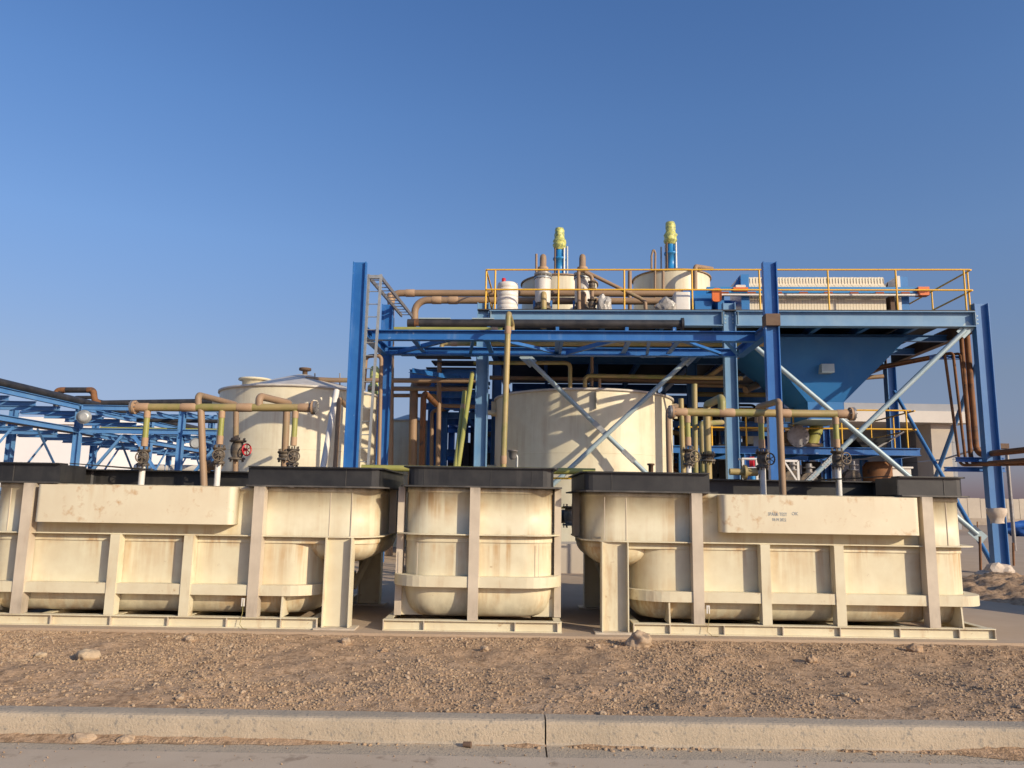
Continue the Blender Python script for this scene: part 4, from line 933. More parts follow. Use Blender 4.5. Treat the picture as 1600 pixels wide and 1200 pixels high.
TR = manifold('tan and olive header pipe with three valved drops over the right long tank', 1053, 644, 1327, 647, ((1074, 714, 1), (1188.5, 718, 1), (1305, 717, 1)),
  [([A(1128, 645), A(1128, 621), A(1105, 632, 12.6), A(1104, 640, 12.6), A(1107, 750, 12.6)], .062, 'olive'),
   ([A(1217, 640, 11.3), A(1217, 627, 11.3), A(1184, 636, 12.4), A(1184, 660, 12.4)], .05, 'tan'),
   ([A(1217, 628, 11.3), A(1223, 768, 11.3)], .05, 'tan'), ([A(1064, 623), A(1068, 745)], .04, 'olive')])
valve(TR, A(1106, 715, 12.6), UP, .065, .12, None)
mb = MB(); p = A(1164, 737.5, 11.6); mb.tube([p, A(1183, 737.5, 11.6)], .062, 12); flg(mb, p, UX, .11, .04); mb.tube([A(1140, 737, 11.6), p], .05, 12); part('side_branch', mb, M['olive'], TR)
pipe_thing('slim olive riser behind the left end of the right manifold', [A(1087, 760, 13.5), A(1085, 600, 13.5)], .05, M['olive'], 'W')
pipe_thing('slim olive riser with a bent top right of the tall slim riser', [A(1099, 760, 13.2), A(1096, 662, 13.2), A(1128, 660, 14.5)], .05, M['olive'], 'W')
pipe_thing('brown downpipe beside the right edge of the middle storage tank', [A(1046, 760, 15.5), A(1044, 660, 15.5), A(1044, 638, 15.5), A(1062, 635, 15.5)], .055, M['tan'], 'W')
pipe_thing('green pipe running level behind the middle tank coping', [A(565, 731, 12.9), A(930, 737, 12.9)], .055, M['green'], 'W')
pipe_thing('thin upper yellow pipe in the gap right of the middle tank', [A(840, 747, 14.5), A(940, 748, 14.5)], .018, M['rail'], 'W')
pipe_thing('thin lower yellow pipe in the gap right of the middle tank', [A(840, 793, 14.5), A(940, 794, 14.5)], .018, M['rail'], 'W')
T = pipe_thing('black pipe with a valve in the gap right of the middle tank', [A(800, 806, 14.8), A(1000, 808, 14.8)], .13, M['blackpipe'], 'W')
valve(T, A(890, 806, 14.5), UP, .07, .36, None)
p = A(804, 712, 13.2); T = thing('tap_fitting', 'small bent steel fitting poking up behind the middle tank', 'fitting', (p.x, p.y, 1.9))
mb = MB(); mb.pipe([V((A(808, 735, 13.2).x, 13.2, .02)), A(808, 711, 13.2), A(797, 709, 13.2)], .022, .05, 8); part('pipe', mb, M['galv'], T)
mb = MB(); mb.lathe([(.04, 0), (.07, .04), (.07, .13), (.09, .135), (.09, .16)], A(801, 718, 13.2), 14); part('head', mb, M['steel'], T)
p = A(1017, 732, 12.4); mb = MB(); mb.lathe([(.04, -.15), (.04, .05), (.06, .051), (.06, .08)], p, 12); single('vent_nozzle', mb, M['primer'], 'tiny brown vent nozzle on the left end of the right tank', 'vent')
# ---------------- pole, leaning pipes, conduit, gantry pipes (S frame)
pt_ = Sx(794.5, 489, 16.8); pb = Sx(786.5, 722, 16.8)
pipe_thing('tall olive standpipe before the gantry, left of the middle storage tank', [pb + (pb-pt_)*.7, pt_, V((pt_.x+.02, 17.9, pt_.z)), V((pt_.x+.03, 17.9, 5.62))], .066, M['olive'], rb_=.12, joints=((0,.42), (0,.93)))
for lb, a, b, r in (('longer green pipe leaning against the gantry', (738, 583), (716, 728), .055), ('shorter green pipe leaning against the gantry', (726, 612), (712, 728), .055)):
    pa, pb = Sx(*a, 18.4), Sx(*b, 17.0); d = pb - pa
    pipe_thing(lb, [pa, pa + d*1.45], r, M['green'], joints=((0, .1),) if r and 'short' in lb else ())
rc = .108; zc = sat(850, 506, 18.3).z
uca, ucb = Sx(637, 506, 18.3).x, Sx(1066, 506, 18.3).x
T = pipe_thing('thick black conduit pipe lying along the top of the gantry', [(uca, 18.3, zc), (ucb, 18.3, zc)], rc, M['blackpipe'], fl=(), n=18)
for f in (.04, .3, .55, .8, .97):
    uu = uca + (ucb-uca)*f; mb = MB(); mb.box((uu-.04, 18.2, zb-.02), (uu+.04, 18.4, zc-rc*.9)); mb.box((uu-.06, VM+.1, zb-.06), (uu+.06, VR-.1, zb-.021)); part('saddle', mb, rb, T)
mb = MB(); flg(mb, (ucb, 18.3, zc), UX, .16, .06); part('end_flange', mb, M['blackpipe'], T)
mb = MB(); mb.tube([(Sx(648, 506, 18.3).x, 18.3, zc), (Sx(655, 506, 18.3).x, 18.3, zc)], rc+.008, 18); part('rusty_band', mb, M['rustpipe'], T)
for pxa, pxb in ((655, 704), (738, 772)):
    mb = MB(); mb.box((Sx(pxa, 500, 18.3).x, 18.22, zc+rc-.01), (Sx(pxb, 500, 18.3).x, 18.38, zc+rc+.02)); part('cover_strip', mb, M['brace'], T)
pipe_thing('green pipe lying on the gantry beam in front of the black conduit', [(Sx(616, 514, 17.62).x, 17.62, sat(700, 514.5, 17.62).z), (Sx(785, 514, 17.62).x, 17.62, sat(700, 514.5, 17.62).z)], .055, M['green'], joints=((0,.93),))
pipe_thing('olive pipe running level under the deck edge behind the gantry', [Sx(690, 548, 20.4), Sx(690, 537, 20.4), Sx(1196, 538, 20.4)], .065, M['olive'], joints=((1,.04), (1,.14)))
pipe_thing('olive pipe over the middle storage tank dropping to its left nozzle', [Sx(740, 567, 21.8), Sx(891, 567, 21.8), V((Sx(891, 567, 21.8).x, 21.8, z2_+.15))], .06, M['olive'], fl=(1,))
pipe_thing('olive pipe rising from the middle storage tank and running right', [V((Sx(914, 590, 21.9).x, 21.9, z2_+.12)), Sx(914, 587, 21.9), Sx(1160, 591, 21.9)], .06, M['olive'], fl=(0,))
pipe_thing('thin tan riser between the two nozzles on the middle storage tank', [Sx(925, 604, 22.1), Sx(925, 540, 22.1)], .045, M['tan'])
pipe_thing('short tan stub on the right of the middle storage tank nozzles', [V((Sx(937, 600, 22).x, 22, z2_+.1)), Sx(937, 588, 22)], .045, M['tan'], fl=(0,))
for i, (lb, pts, r, mt) in enumerate((
  ('tan pipe running from the left storage tank roof behind the tall blue post', [Sx(478, 592, 21.6), Sx(520, 594, 21.6), Sx(760, 595, 21.6)], .07, 'tan'),
  ('second brown pipe level under the first, right of the blue rear post', [Sx(575, 607, 22.6), Sx(735, 608, 22.6)], .07, 'tan'),
  ('third brown pipe level under the second, right of the blue rear post', [Sx(612, 618, 23), Sx(680, 618, 23), Sx(690, 634, 23), Sx(760, 636, 23)], .06, 'tan'),
  ('thick dark brown standpipe in the shade of the left bay', [Sx(644, 760, 22.9), Sx(647, 598, 22.9), Sx(668, 598, 24)], .13, 'tan'),
  ('orange brown standpipe catching the sun in the left bay', [Sx(658, 760, 21.2), Sx(662, 612, 21.2), Sx(682, 632, 22.4)], .085, 'rustpipe'),
  ('brown hooped pipe low in the left bay', [Sx(674, 760, 23.5), Sx(675, 642, 23.5), Sx(690, 640, 23.5), Sx(700, 640, 25)], .06, 'tan'),
  ('brown standpipe passing up through the left bay', [Sx(684, 760, 22.4), Sx(687, 545, 22.4)], .07, 'tan'),
  ('slim tan riser between the ladder and the blue rear post', [Sx(591, 760, 18.9), Sx(596, 555, 18.9), Sx(572, 557, 18.9), Sx(568, 610, 18.9)], .05, 'tan'),
  ('slim tan riser on the right edge of the left storage tank', [Sx(522, 760, 17.3), Sx(530, 622, 17.3), Sx(540, 634, 18.2)], .055, 'tan'),
  ('bare white pole leaning beside the left storage tank', [Sx(498, 768, 16.9), Sx(526, 610, 17.9)], .07, 'white'),
  ('brown pipe level in the shade above the middle storage tank', [Sx(765, 590, 24), Sx(1135, 597, 24)], .07, 'tan'),
  ('brown riser in the shade right of the middle storage tank', [Sx(1086, 700, 24), Sx(1086, 602, 24), Sx(1180, 604, 24)], .06, 'tan'),
  ('slanting brown pipe under the deck left of the tall right post', [Sx(1105, 590, 22.8), Sx(1165, 548, 20.8)], .07, 'tan'),
  ('brown pipe crossing below the deck left of the hopper', [Sx(1165, 610, 23.6), Sx(1262, 560, 25.5)], .11, 'tan'),
  ('tan pipe running level toward the right rear post', [Sx(1330, 592, 24.6), Sx(1380, 588, 24.6)], .07, 'tan'),
)):
    pipe_thing(lb, pts, r, M[mt])
# green agitator drive seen between the ladder stiles
p = Sx(584, 610, 24); T = thing('green_agitator', 'green capped agitator drive behind the ladder', 'agitator', (p.x, 24, p.z), 'S')
mb = MB(); mb.lathe([(.16, 0), (.2, .1), (.2, .45), (.13, .5), (.13, .62), (.15, .66), (.15, 1.0), (.1, 1.08)], (p.x, 24, p.z-.3), 16); part('drive', mb, M['wrap'], T)
mb = MB(); mb.lathe([(.16, -.6), (.16, 0)], (p.x, 24, p.z-.302), 14); part('stool', mb, M['motorblue'], T)
# ---------------- cable ladders at the left post
LD = thing('cable_ladder', 'grey cable ladder standing upright beside the left tall post', 'ladder', tuple(Sx(570, 760, 16.9)), 'S')
a0, a1, b0_, b1_ = Sx(576.5, 429, 16.75), Sx(557.5, 780, 16.75), Sx(595.5, 429, 16.75), Sx(571.5, 780, 16.75)
for p, q_ in ((a0, a1), (b0_, b1_)):
    mb = MB(); mb.bar(p, q_, .05, .07, VY); part('stile', mb, M['galv'], LD)
for k in range(17):
    f = .02 + k*.0585; mb = MB(); mb.tube([a0 + (a1-a0)*f, b0_ + (b1_-b0_)*f], .012, 6); part('rung', mb, M['galv'], LD)
mb = MB(); mb.box((a0.x, 16.71, a0.z-.10), (b0_.x, 16.79, a0.z-.02)); part('top_plate', mb, M['galv'], LD)
LT = thing('cable_tray', 'grey cable ladder running level from the top of the upright one to the rear post', 'ladder', (a0.x, 16.8, a0.z), 'S')
for p in (a0, b0_):
    mb = MB(); mb.bar((p.x, 16.8, a0.z-.06), (p.x+.05, 20.4, a0.z-.06), .04, .09); part('stile', mb, M['steel'], LT)
for k in range(12):
    v = 17.0 + k*.3; mb = MB(); mb.tube([(a0.x+.0139*(v-16.8), v, a0.z-.06), (b0_.x+.0139*(v-16.8), v, a0.z-.06)], .012, 6); part('rung', mb, M['steel'], LT)
# ---------------- brown service pipes on the right end post
vq = 20.45; uo = cols[2]
def q2(px, py, v=vq): return Sx(px, py, v)
zb2 = q2(1505, 727).z
for i, (pxt, pxb, r, zt_, rr, lb) in enumerate(((1476, 1500, .036, 553, 'olive', 'first slim brown pipe hanging left of the right end post'), (1489, 1509.5, .036, 551, 'rustpipe', 'second slim brown pipe hanging left of the right end post'), (1500.5, 1519, .036, 552, 'rustpipe', 'third slim brown pipe hanging left of the right end post'))):
    t, b_ = q2(pxt, zt_), q2(pxb, 727)
    pipe_thing(lb, [V((t.x - 2.2, 25.0, t.z - .02*i)), V((t.x-.1, 20.6, t.z)), t, V((b_.x, vq, zb2 + .0)), V((b_.x + (2.4 if i == 0 else .3 + .2*i), 12.5, zb2 - (.25 if i == 0 else 0)))], r, M['rustpipe'], rb_=.16)
t, b_ = q2(1509, 505), q2(1526, 711)
for du, lb in ((0, 'thick brown pipe on the right end post, bending out of the picture'), (-.15, 'second thick brown pipe close beside the first on the right end post')):
    pipe_thing(lb, [V((t.x+du, vq, t.z)), V((b_.x+du, vq, b_.z - (.0 if du == 0 else .25))), V((b_.x+du+.3, 12.0, b_.z - (.0 if du == 0 else .25)))], .075 if du == 0 else .055, M['rustpipe'], rb_=.28)
for z in (zb2 - .12, b_.z - .14):
    mb = MB(); mb.ibeam((uo-1.0 if z < zb2 else uo-.7, vq-.3, z), (uo+.5, vq-.3, z), .12, .10); o = part('pipe_bracket', mb, rb, P)
mb = MB(); mb.ibeam((uo-1.0, VP0+.7, q2(1480, 558).z), (uo-.16, VP0+.7, q2(1480, 558).z), .1, .1); part('pipe_bracket', mb, rb, P)
c = Sx(1562, 818, 19.35); mb = MB(); rings = []
for i in range(9):
    f = i/8; k = .78 + .3*f - .10*sin(pi*f*2); n_ = 20
    rings.append([(c.x + .21*k*cos(2*pi*j/n_)*(1 + .12*noise.noise(V((cos(2*pi*j/n_)*2, sin(2*pi*j/n_)*2, f*4)))), 19.44 + .16*k*sin(2*pi*j/n_)*(1 + .12*noise.noise(V((cos(2*pi*j/n_)*2, 5, f*4)))), c.z + .36*f + .03*noise.noise(V((j*.7, f*3, 1)))) for j in range(n_)])
mb.loft(rings)
single('woven_sack', mb, M['sack'], 'pale woven sack tied to the right end post', 'sack', (c.x, 19.5, c.z), 'S')
# ---------------- equipment on and below the lower walkway
def blind(px, py, v, r, label):
    c = Sx(px, py, v); T = thing('pipe_end', label, 'pipe', tuple(c), 'S'); mb = MB(); flg(mb, c, VY, r, .06)
    for k in range(14):
        a_ = k*2*pi/14; mb.disc(c + V((cos(a_)*r*.84, -.04, sin(a_)*r*.84)), VY, .022, .04, 6)
    part('blank_flange', mb, M['steel'], T); mb = MB(); mb.tube([c + V((0,.04,0)), c + V((0,1.4,0))], r*.75, 18); part('pipe', mb, M['tan'], T)
blind(1247, 682, 22.9, .32, 'grey bolted blank flange on a big pipe end on the lower walkway')
pipe_thing('fat green elbow standing on the lower walkway right of the blank flange', [Sx(1266, 694, 23.4), Sx(1275, 672, 23.4), Sx(1276, 655, 23.4)], .2, M['green'], rb_=.3)
pipe_thing('tan pipe lying along the edge of the lower walkway', [Sx(1222, 694, 23.1), Sx(1285, 696, 23.1)], .06, M['tan'])
pipe_thing('grey standpipe with a collar left of the hopper chute', [Sx(1243, 665, 23.2), Sx(1243, 620, 23.2)], .11, M['steel'], fl=(0,))
T = thing('black_bin', 'black sloping bin on the lower walkway', 'bin', tuple(Sx(1355, 700, 24)), 'S')
mb = MB(); a, b = Sx(1325, 686, 24), Sx(1383, 690, 24); mb.loft([[(a.x+.35, 23.7, zl), (b.x-.25, 23.7, zl), (b.x-.25, 24.6, zl), (a.x+.35, 24.6, zl)], [(a.x, 23.5, a.z), (b.x, 23.5, a.z), (b.x, 24.8, a.z), (a.x, 24.8, a.z)]], True, True, False); part('body', mb, M['dark'], T)
mb = MB(); mb.bar((b.x-.6, 23.6, a.z-.4), (b.x+.4, 23.6, a.z+.2), .05, .05); part('handle', mb, M['steel'], T)
p = Sx(1378, 745, 23.6); T = thing('round_vessel', 'brown round vessel under the lower walkway', 'vessel', (p.x, 23.9, 0), 'S')
mb = MB(); mb.lathe([(.42, .02), (.42, zl-.5), (.3, zl-.36)], (p.x, 23.9, 0), 24); part('shell', mb, M['rustpipe'], T)
p = Sx(1402, 740, 23.6); mb = MB(); mb.box((p.x-.2, 23.8, .02), (p.x+.5, 24.5, zl-.55)); mb.box((p.x-.25, 23.75, zl-.55), (p.x+.55, 24.55, zl-.5)); single('control_cabinet', mb, M['white'], 'white cabinet right of the brown vessel under the lower walkway', 'cabinet', (p.x, 24, .02), 'S')
for i, (px, py, lb) in enumerate(((1262, 752, 'dark pump with steel flanges under the lower walkway'), (1330, 748, 'stack of steel flanges on a pump under the lower walkway'), (1236, 748, 'small pump beside a white stool under the lower walkway'))):
    c = Sx(px, py, 22.2); T = thing('pump', lb, 'pump', (c.x, 22.2, 0), 'S'); mb = MB(); mb.disc((c.x, 22.2, c.z), VY, .24, .3, 18); mb.disc((c.x, 22.5, c.z), VY, .15, .6, 14); part('casing', mb, M['iron'], T)
    mb = MB()
    for k in range(2): flg(mb, (c.x+.05, 22.2, c.z + .25 + k*.14), UP, .17, .03)
    mb.tube([(c.x+.05, 22.2, c.z+.2), (c.x+.05, 22.2, c.z+.5)], .09, 12); part('discharge', mb, M['steel'], T); mb = MB(); mb.box((c.x-.35, 21.9, .02), (c.x+.35, 23.0, c.z-.2)); part('base', mb, M['wallc'], T)
c = Sx(1170, 728, 15.0); mb = MB()
for dx in (-.13, .13): mb.box((c.x+dx-.02, 14.9, 0), (c.x+dx+.02, 14.94, c.z+.12))
mb.box((c.x-.15, 14.89, c.z+.12), (c.x+.15, 15.2, c.z+.15)); mb.box((c.x-.11, 14.9, c.z-.06), (c.x+.11, 14.93, c.z-.03))
single('steel_stand', mb, M['white'], 'little white steel stand behind the right tank by the valve', 'stand', (c.x, 15, 0), 'S')
c = Sx(1224, 728, 15.2); mb = MB(); mb.bar((c.x, 15.2, 0), (c.x, 15.2, c.z+.1), .04, .04, UX); mb.bar((c.x, 15.2, c.z+.1), (c.x+.28, 15.2, c.z+.1), .04, .04); mb.bar((c.x+.03, 15.2, c.z+.07), (c.x+.26, 15.2, c.z-.3), .03, .03); mb.bar((c.x+.28, 15.2, c.z+.1), (c.x+.28, 15.2, 0), .04, .04, UX)
single('steel_stand', mb, M['white'], 'white triangular bracket stand right of the tall right post', 'stand', (c.x, 15.2, 0), 'S')
c = Sx(1175, 722, 16); T = thing('fire_hose_valve', 'red topped hydrant valve between the two right posts', 'valve', (c.x, 16, c.z-.5), 'S')
mb = MB(); mb.tube([(c.x, 16, 0), (c.x, 16, c.z-.1)], .06, 10); part('stem', mb, M['motorblue'], T); mb = MB(); mb.disc((c.x, 16, c.z), (1,-.4,0), .11, .08, 14); part('wheel', mb, M['red'], T)
# ---------------- rack of pipes and trays deep in the shade behind the storage tank
RK = thing('rear_pipe_rack', 'dark blue rack crowded with pipes deep in the shade behind the middle storage tank', 'pipe rack', (1.5, 28, 0), 'S')
r2_ = random.Random(3); xa_, xb_ = cols[0]-2.4, sat(1292, 650, 27.2).x
for u in [xa_ + (xb_-xa_)*k/9 for k in range(10)]:
    for v in (27.2, 30.4):
        mb = MB(); mb.ibeam((u + .1*(v-28), v, .02), (u + .1*(v-28), v, 5.6 if u > cols[0] else 4.8), .24, .22, UX); part('column', mb, rb, RK)
for v in (27.05, 30.2):
    for z in (2.2, 3.3, 4.4, 5.3):
        mb = MB(); x0_ = cols[0] if z > 5 else xa_; mb.ibeam((x0_, v, z), (xb_, v, z), .22, .14); part('beam', mb, rb, RK)
for k in range(26):
    v = r2_.uniform(26, 31); z = r2_.uniform(1.6, 5.5); a_ = r2_.uniform(cols[0]-.2 if z > 4.2 else xa_, xb_-3); l_ = r2_.uniform(1.5, 5.5); r_ = r2_.uniform(.04, .11); dz = r2_.uniform(.5, 2.0)
    mb = MB(); mb.pipe([(a_, v, z), (min(a_+l_, xb_), v, z), (min(a_+l_, xb_), v, z-dz)], r_, .2, 8); part('pipe', mb, M[r2_.choice(['tan','rustpipe','olive','blackpipe','tan'])], RK)
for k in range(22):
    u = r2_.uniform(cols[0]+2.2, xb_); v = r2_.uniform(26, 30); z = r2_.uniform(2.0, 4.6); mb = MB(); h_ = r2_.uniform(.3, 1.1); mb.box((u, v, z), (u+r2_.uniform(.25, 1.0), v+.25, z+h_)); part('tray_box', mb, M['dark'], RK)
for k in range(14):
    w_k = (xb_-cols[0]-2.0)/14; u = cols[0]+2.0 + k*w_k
    mb = MB(); mb.box((u+.03, 31.0, (0.02, .6, .02, 1.2)[k % 4]), (u+w_k-(.03, .03, .22)[k % 3], 31.06, (5.6, 5.4, 5.5)[k % 3])); part('shade_backdrop', mb, M['dark'], RK)  # near-black backdrop added behind the rack, its colour imitates deep shade
# ================================================================== pipe rack at the left (W frame)
XA = at(126, 634, 30).x; ZT = at(126, 632.5, 30).z; ZM = at(126, 668.5, 30).z; rk = M['rackblue']
PR = thing('pipe_rack', 'long light blue steel pipe rack in two levels at the far left', 'pipe rack', (XA, 30, 0))
for X in (XA, XA-2.6):
    for z in (ZT, ZM):
        for y0_, y1_ in ((12, 18), (18.0, 24), (24, 30), (30, 36), (36, 44), (44, 54)):
            mb = MB(); mb.ibeam((X, y0_+.09, z-.10), (X, y1_-.09, z-.10), .20, .15); part('beam', mb, rk, PR)
    for y in (12, 18, 24, 30, 36, 44, 54):
        mb = MB(); mb.ibeam((X, y, 0), (X, y, ZT-.005), .24, .24, UX); part('column', mb, rk, PR)
for y in [12+1.5*k for k in range(26)]:
    for z in (ZT, ZM):
        mb = MB(); mb.ibeam((XA-2.5, y+.3, z-.30), (XA-.09, y+.3, z-.30), .16, .12); part('cross_beam', mb, rk, PR)
for k in range(9):
    y = 15 + 3.4*k
    for z in (ZT, ZM):
        mb = MB(); mb.angle((XA-.1, y, z-.36), (XA-2.5, y+1.6, z-.36), .09); part('plan_brace', mb, rk, PR)
YB0, YB1 = 30, 33
for Y in (YB0, YB1):
    for z in (ZT, ZM):
        for k in range(3):
            mb = MB(); mb.ibeam((XA+.13+k*4, Y, z-.10), (XA+4+k*4-.05, Y, z-.10), .20, .15); part('beam', mb, rk, PR)
    for k in (1, 2, 3):
        mb = MB(); mb.ibeam((XA+k*4-.02, Y+.2, 0), (XA+k*4-.02, Y+.2, ZT-.005), .22, .22, UX); part('column', mb, rk, PR)
for k in range(10):
    for z in (ZT, ZM):
        mb = MB(); mb.ibeam((XA+.6+k*1.2, YB0+.1, z-.29), (XA+.6+k*1.2, YB1-.1, z-.29), .15, .11); part('cross_beam', mb, rk, PR)
def vb(x0_, y0_, z0_, x1_, y1_, z1_):
    mb = MB(); mb.angle((x0_, y0_, z0_), (x1_, y1_, z1_), .10); part('knee_brace', mb, rk, PR)
for y in (24, 30, 36, 44): 
    vb(XA-.15, y-.2, 1.8, XA-.15, y-2.4, ZM-.3); vb(XA-.15, y+.2, 1.8, XA-.15, y+2.4, ZM-.3); vb(XA-2.6, y+.2, 1.8, XA-2.6, y+2.4, ZM-.3)
for k in (0, 1, 2): vb(XA+.1+k*4, YB0-.02, 1.7, XA+1.8+k*4, YB0-.02, ZM-.3); vb(XA+3.8+k*4, YB0-.02, 1.7, XA+2.2+k*4, YB0-.02, ZM-.3)
zlow = 2.35
for X in (XA-.3, XA-2.2):
    mb = MB(); mb.ibeam((X, 13, zlow), (X, 53, zlow), .18, .14); part('beam', mb, rk, PR)
mb = MB(); mb.ibeam((XA+.2, YB0+.5, zlow), (XA+11.9, YB0+.5, zlow), .18, .14); part('beam', mb, rk, PR)
for i, (dx, r, z, mt, lb) in enumerate(((-.02, .14, ZT, 'blackpipe', 'thick black pipe lying along the outer top edge of the pipe rack'), (-.75, .10, ZT, 'blackpipe', 'black pipe lying along the middle of the pipe rack top'), (-1.4, .07, ZM, 'steel', 'grey pipe along the lower level of the pipe rack'), (-2.0, .10, ZM, 'tan', 'tan pipe along the lower level of the pipe rack'), (-.9, .09, zlow+.09, 'rustpipe', 'rusty pipe on the lowest level of the pipe rack'))):
    pipe_thing(lb, [(XA+dx, 12, z+r), (XA+dx, 54, z+r)], r, M[mt], 'W')
B = lambda px, py, Y=31.5: at(px, py, Y)
pipe_thing('rusty black expansion loop pipe standing above the pipe rack', [B(88, 640), B(88, 609.5), B(146, 609.5), B(148, 627), B(160, 630), B(350, 627)], .12, M['blackpipe'], 'W', rb_=.45)
pipe_thing('rusty loop elbow at the left of the expansion loop', [B(88, 626, 31.49), B(88, 609.5, 31.49), B(103, 609.5, 31.49)], .125, M['rustpipe'], 'W', rb_=.45)
pipe_thing('rusty loop elbows at the right of the expansion loop', [B(137, 609.5, 31.49), B(146, 609.5, 31.49), B(148, 627, 31.49), B(159, 630.5, 31.49)], .125, M['rustpipe'], 'W', rb_=.45)
pipe_thing('thin black pipe under the expansion loop', [B(112, 626, 32.4), B(118, 621, 32.4), B(150, 621, 32.4)], .075, M['blackpipe'], 'W')
pipe_thing('thin black pipe along the right arm of the pipe rack', [(XA+.5, YB0+.7, ZM+.06), (XA+11.8, YB0+.7, ZM+.06)], .06, M['green'], 'W')
pipe_thing('dark pipe under the top level of the right arm of the rack', [(XA+1.5, YB0+1.6, ZM+.5), (XA+11.8, YB0+1.6, ZM+.5)], .08, M['blackpipe'], 'W')
c = at(131, 651.5, 29.3); T = thing('duct_end', 'grey round capped pipe end facing out of the pipe rack corner', 'pipe', tuple(c))
mb = MB(); d = V((.35, -1, -.02)).normalized(); mb.lathe([(.27, -.03), (.27, .02), (.21, .021), (.21, .05), (.12, .06)], c, 22, d); part('cap', mb, M['galv'], T)
mb = MB(); mb.lathe([(.12, -.9), (.14, -.6), (.2, -.45), (.22, -.035)], c, 20, d); part('reducer', mb, M['tan'], T)
c = at(305, 693, 28); T = thing('duct_end', 'second round capped pipe end low on the rack left of the storage tank', 'pipe', tuple(c))
mb = MB(); mb.lathe([(.2, -.03), (.2, .02), (.15, .021), (.15, .05)], c, 20, d); part('cap', mb, M['galv'], T); mb = MB(); mb.tube([c - d*.9, c - d*.035], .14, 14); part('pipe', mb, M['tan'], T)
# ================================================================== far buildings and yard
WX = at(175, 700, 80).x; zt = at(60, 652, 80).z
T = thing('warehouse', 'long white warehouse behind the pipe rack at the far left', 'building', (WX-30, 85, -.2))
mb = MB(); mb.box((WX-70, 80, -.2), (WX, 120, zt-.7)); part('wall', mb, M['whitewall'], T)
mb = MB(); mb.box((WX-70.3, 79.7, zt-.7), (WX+.3, 120.3, zt)); part('parapet', mb, M['whitewall'], T)
c = at(268, 731, 45); mb = MB(); mb.box((c.x-1.6, 44, -.2), (c.x+2.4, 46, c.z-.3)); mb.rbox((c.x-1.7, 43.9, c.z-.3), (c.x+2.5, 46.1, c.z+.15), .2, 0, 3)
single('site_cabin', mb, M['fascia'], 'low cream site cabin seen just over the left tank coping', 'cabin')
# grey clad building at the right
D = 70; X = lambda px: at(px, 700, D).x; Zp = lambda py, px=1420: at(px, py, D).z
T = thing('office_building', 'grey clad building with a cream overhanging band behind the walkway', 'building', (X(1410), D, -.2))
mb = MB(); mb.box((X(1215), D-3, Zp(649)+.01), (X(1486), D+16, Zp(637.5))); part('parapet', mb, M['clad'], T)
mb = MB(); mb.box((X(1212), D-3.4, Zp(666)), (X(1488), D+16.3, Zp(649))); part('fascia', mb, M['fascia'], T)
mb = MB(); mb.box((X(1240), D+5, -.2), (X(1428), D+15, Zp(666)-.01)); part('wall', mb, M['clad'], T)
mb = MB(); mb.box((X(1432), D-2.6, -.2), (X(1461), D, Zp(666)-.01)); part('pier', mb, M['wallc'], T)
for r_ in range(6):
    for c_ in range(3):
        z0_ = -.2 + r_*1.55; mb = MB(); mb.box((X(1464)+c_*.3, D-1.5, z0_), (X(1464)+c_*.3+.28, D+12, z0_+1.52)); part('cladding_panel', mb, M['clad'], T)
for k in range(5):
    x = X(1260)+k*2.1; mb = MB(); mb.box((x, D+4.9, 1.0), (x+1.4, D+5.0-.02, 3.2)); part('window', mb, M['steel'], T)
# precast boundary wall of panels and posts
D2 = 92; T = thing('boundary_wall', 'long pale precast boundary wall in the distance at the right', 'wall', (at(1560, 800, D2).x, D2, -.24))
zt = at(1560, 779.5, D2).z; x0_ = at(1330, 800, D2).x
for k in range(26):
    x = x0_ + k*1.55; mb = MB(); mb.box((x+.03, D2, -.24), (x+1.52, D2+.12, zt + .05*((k*3) % 2))); part('wall_panel', mb, M['wallc'], T)
mb = MB()
mb.box((x0_, D2-.4, -.24), (x0_+41, D2-.02, .55)); part('plinth', mb, M['brick'], T)
c = at(1592, 835, 48); mb = rock_mb((c.x+1.2, 48, c.z+.25), (1.9, .9, .6), 4, sub=4, rough=.5)
single('blue_tarp', mb, M['tarp'], 'blue tarpaulin over a heap in the yard at the right edge', 'tarpaulin')
for px, py0, py1, Y, lb, mt in ((1531, 893, 838, 18.2, 'rusty stake left of the right end post', 'rustpipe'), (1583, 883, 848, 22, 'rusty stake right of the right end post', 'rustpipe'), (1527, 846, 815, 40, 'thin rusty stake far behind the right tank', 'rustpipe')):
    a, b = at(px, py0, Y), at(px, py1, Y); mb = MB(); mb.tube([(a.x, Y, -.25), (b.x, Y, b.z)], .03, 7); single('stake', mb, M[mt], lb, 'stake')
a, b = at(1583, 825, 30), at(1575, 700, 30); T = thing('lamp_pole', 'thin dark pole with a box on top at the right edge', 'pole', (a.x, 30, -.24))
mb = MB(); mb.tube([(a.x, 30, -.24), (a.x, 30, b.z)], .07, 10); part('pole', mb, M['steel'], T)
mb = MB(); mb.box((a.x-.5, 29.9, b.z-.02), (a.x+.05, 30.3, b.z+.17)); part('lamp_head', mb, M['primer'], T)
p0, p1 = at(1435, 722, 40), at(1532, 700, 24); pipe_thing('thin dark cable slung behind the right tank to the end post', [p0, (p0+p1)/2 - V((0,0,.12)), p1], .035, M['steel'], 'W')
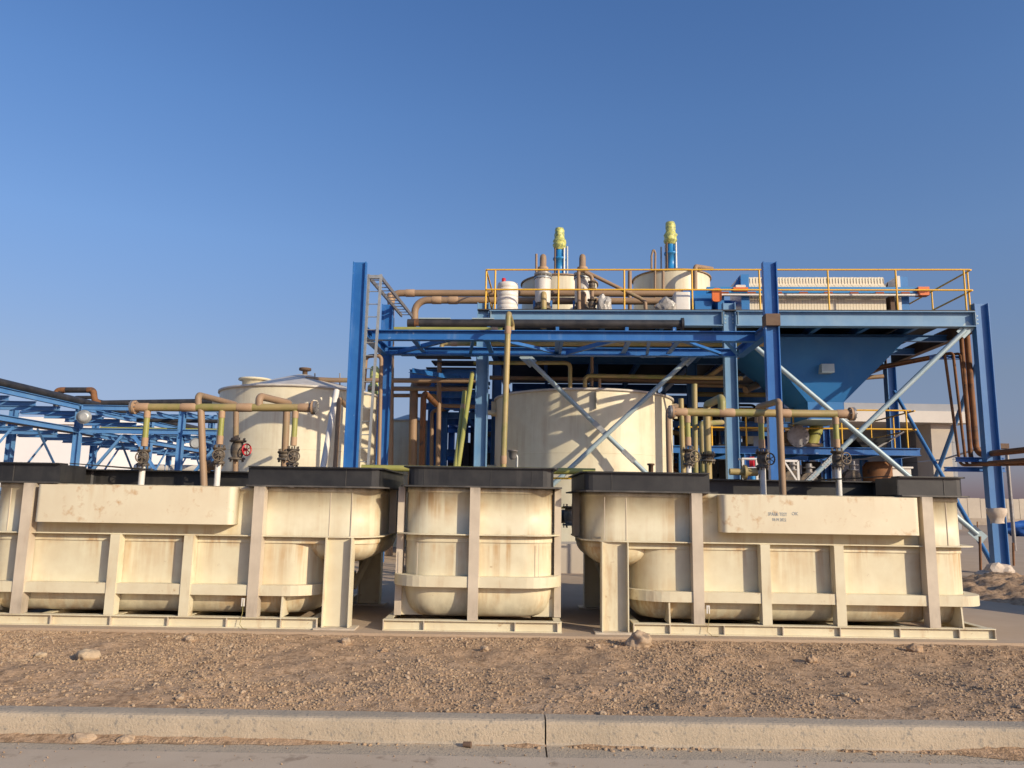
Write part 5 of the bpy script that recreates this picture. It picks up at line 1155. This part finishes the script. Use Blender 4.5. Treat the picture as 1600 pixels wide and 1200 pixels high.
for px, py, w2, h2, lb, sd_ in ((1561, 899, .33, .24, 'bigger pale sack slumped by the concrete plinth', 3), (1544, 904, .22, .15, 'smaller pale sack in front of the bigger one by the plinth', 6)):
    c = at(px, py+6, 17.6); single('sack', rock_mb((c.x, 17.6, .0+h2*.75), (w2, .25, h2), sd_, sub=3, rough=.3), M['sack'], lb, 'sack', group='pale sacks by the plinth')
mb = MB(); a = at(1360, 738, 26); mb.box((a.x-3, 28, 0), (a.x+2.4, 28.4, 2.5)); single('low_wall', mb, M['wallc'], 'pale low wall glimpsed under the lower walkway', 'wall')
mb = MB(); a, b = at(876, 900, 17.5), at(915, 848, 17.5); mb.box((a.x-1, 17.5, 0), (b.x+1.6, 18.6, at(890, 850, 17.5).z)); single('concrete_block', mb, M['wallc'], 'weathered concrete block seen in the gap right of the middle tank', 'block')
# soil heap at the right, running out of the picture
mb = MB(); nx, ny = 90, 60; vs = []
for j in range(ny+1):
    for i in range(nx+1):
        x = 7.9 + 7.5*i/nx; y = 12.6 + 4.2*j/ny; p = V((x, y, 0))
        e = min(1, max(0, (x-7.9)/2.2))**.8 * sin(pi*j/ny)**.8
        z = -.03 + e*(.46 + .22*noise.noise(p*.9)) + (.10*noise.noise(p*3) + .07*noise.noise(p*8))*min(1, e*4)
        vs.append((x, y, z))
w_ = nx+1; mb.v = [V(v) for v in vs]; mb.f = [(j*w_+i, j*w_+i+1, (j+1)*w_+i+1, (j+1)*w_+i) for j in range(ny) for i in range(nx)]; mb.s = [True]*len(mb.f)
struct('soil_heap', mb, M['dirt'])
mb = MB(); nx, ny = 60, 40; vs = []  # second heap, unseen beyond the right edge, added to cast shade on the slab
for j in range(ny+1):
    for i in range(nx+1):
        x = 8.7 + 6*i/nx; y = 9.4 + 3.0*j/ny; p = V((x, y, 0)); e = sin(pi*j/ny)**.8 * min(1, i/12)
        vs.append((x, y, -.03 + e*(1.5 + .3*noise.noise(p*.9)) + .08*noise.noise(p*4)*min(1, e*4)))
w_ = nx+1; mb.v = [V(v) for v in vs]; mb.f = [(j*w_+i, j*w_+i+1, (j+1)*w_+i+1, (j+1)*w_+i) for j in range(ny) for i in range(nx)]; mb.s = [True]*len(mb.f)
struct('soil_heap', mb, M['dirt'])
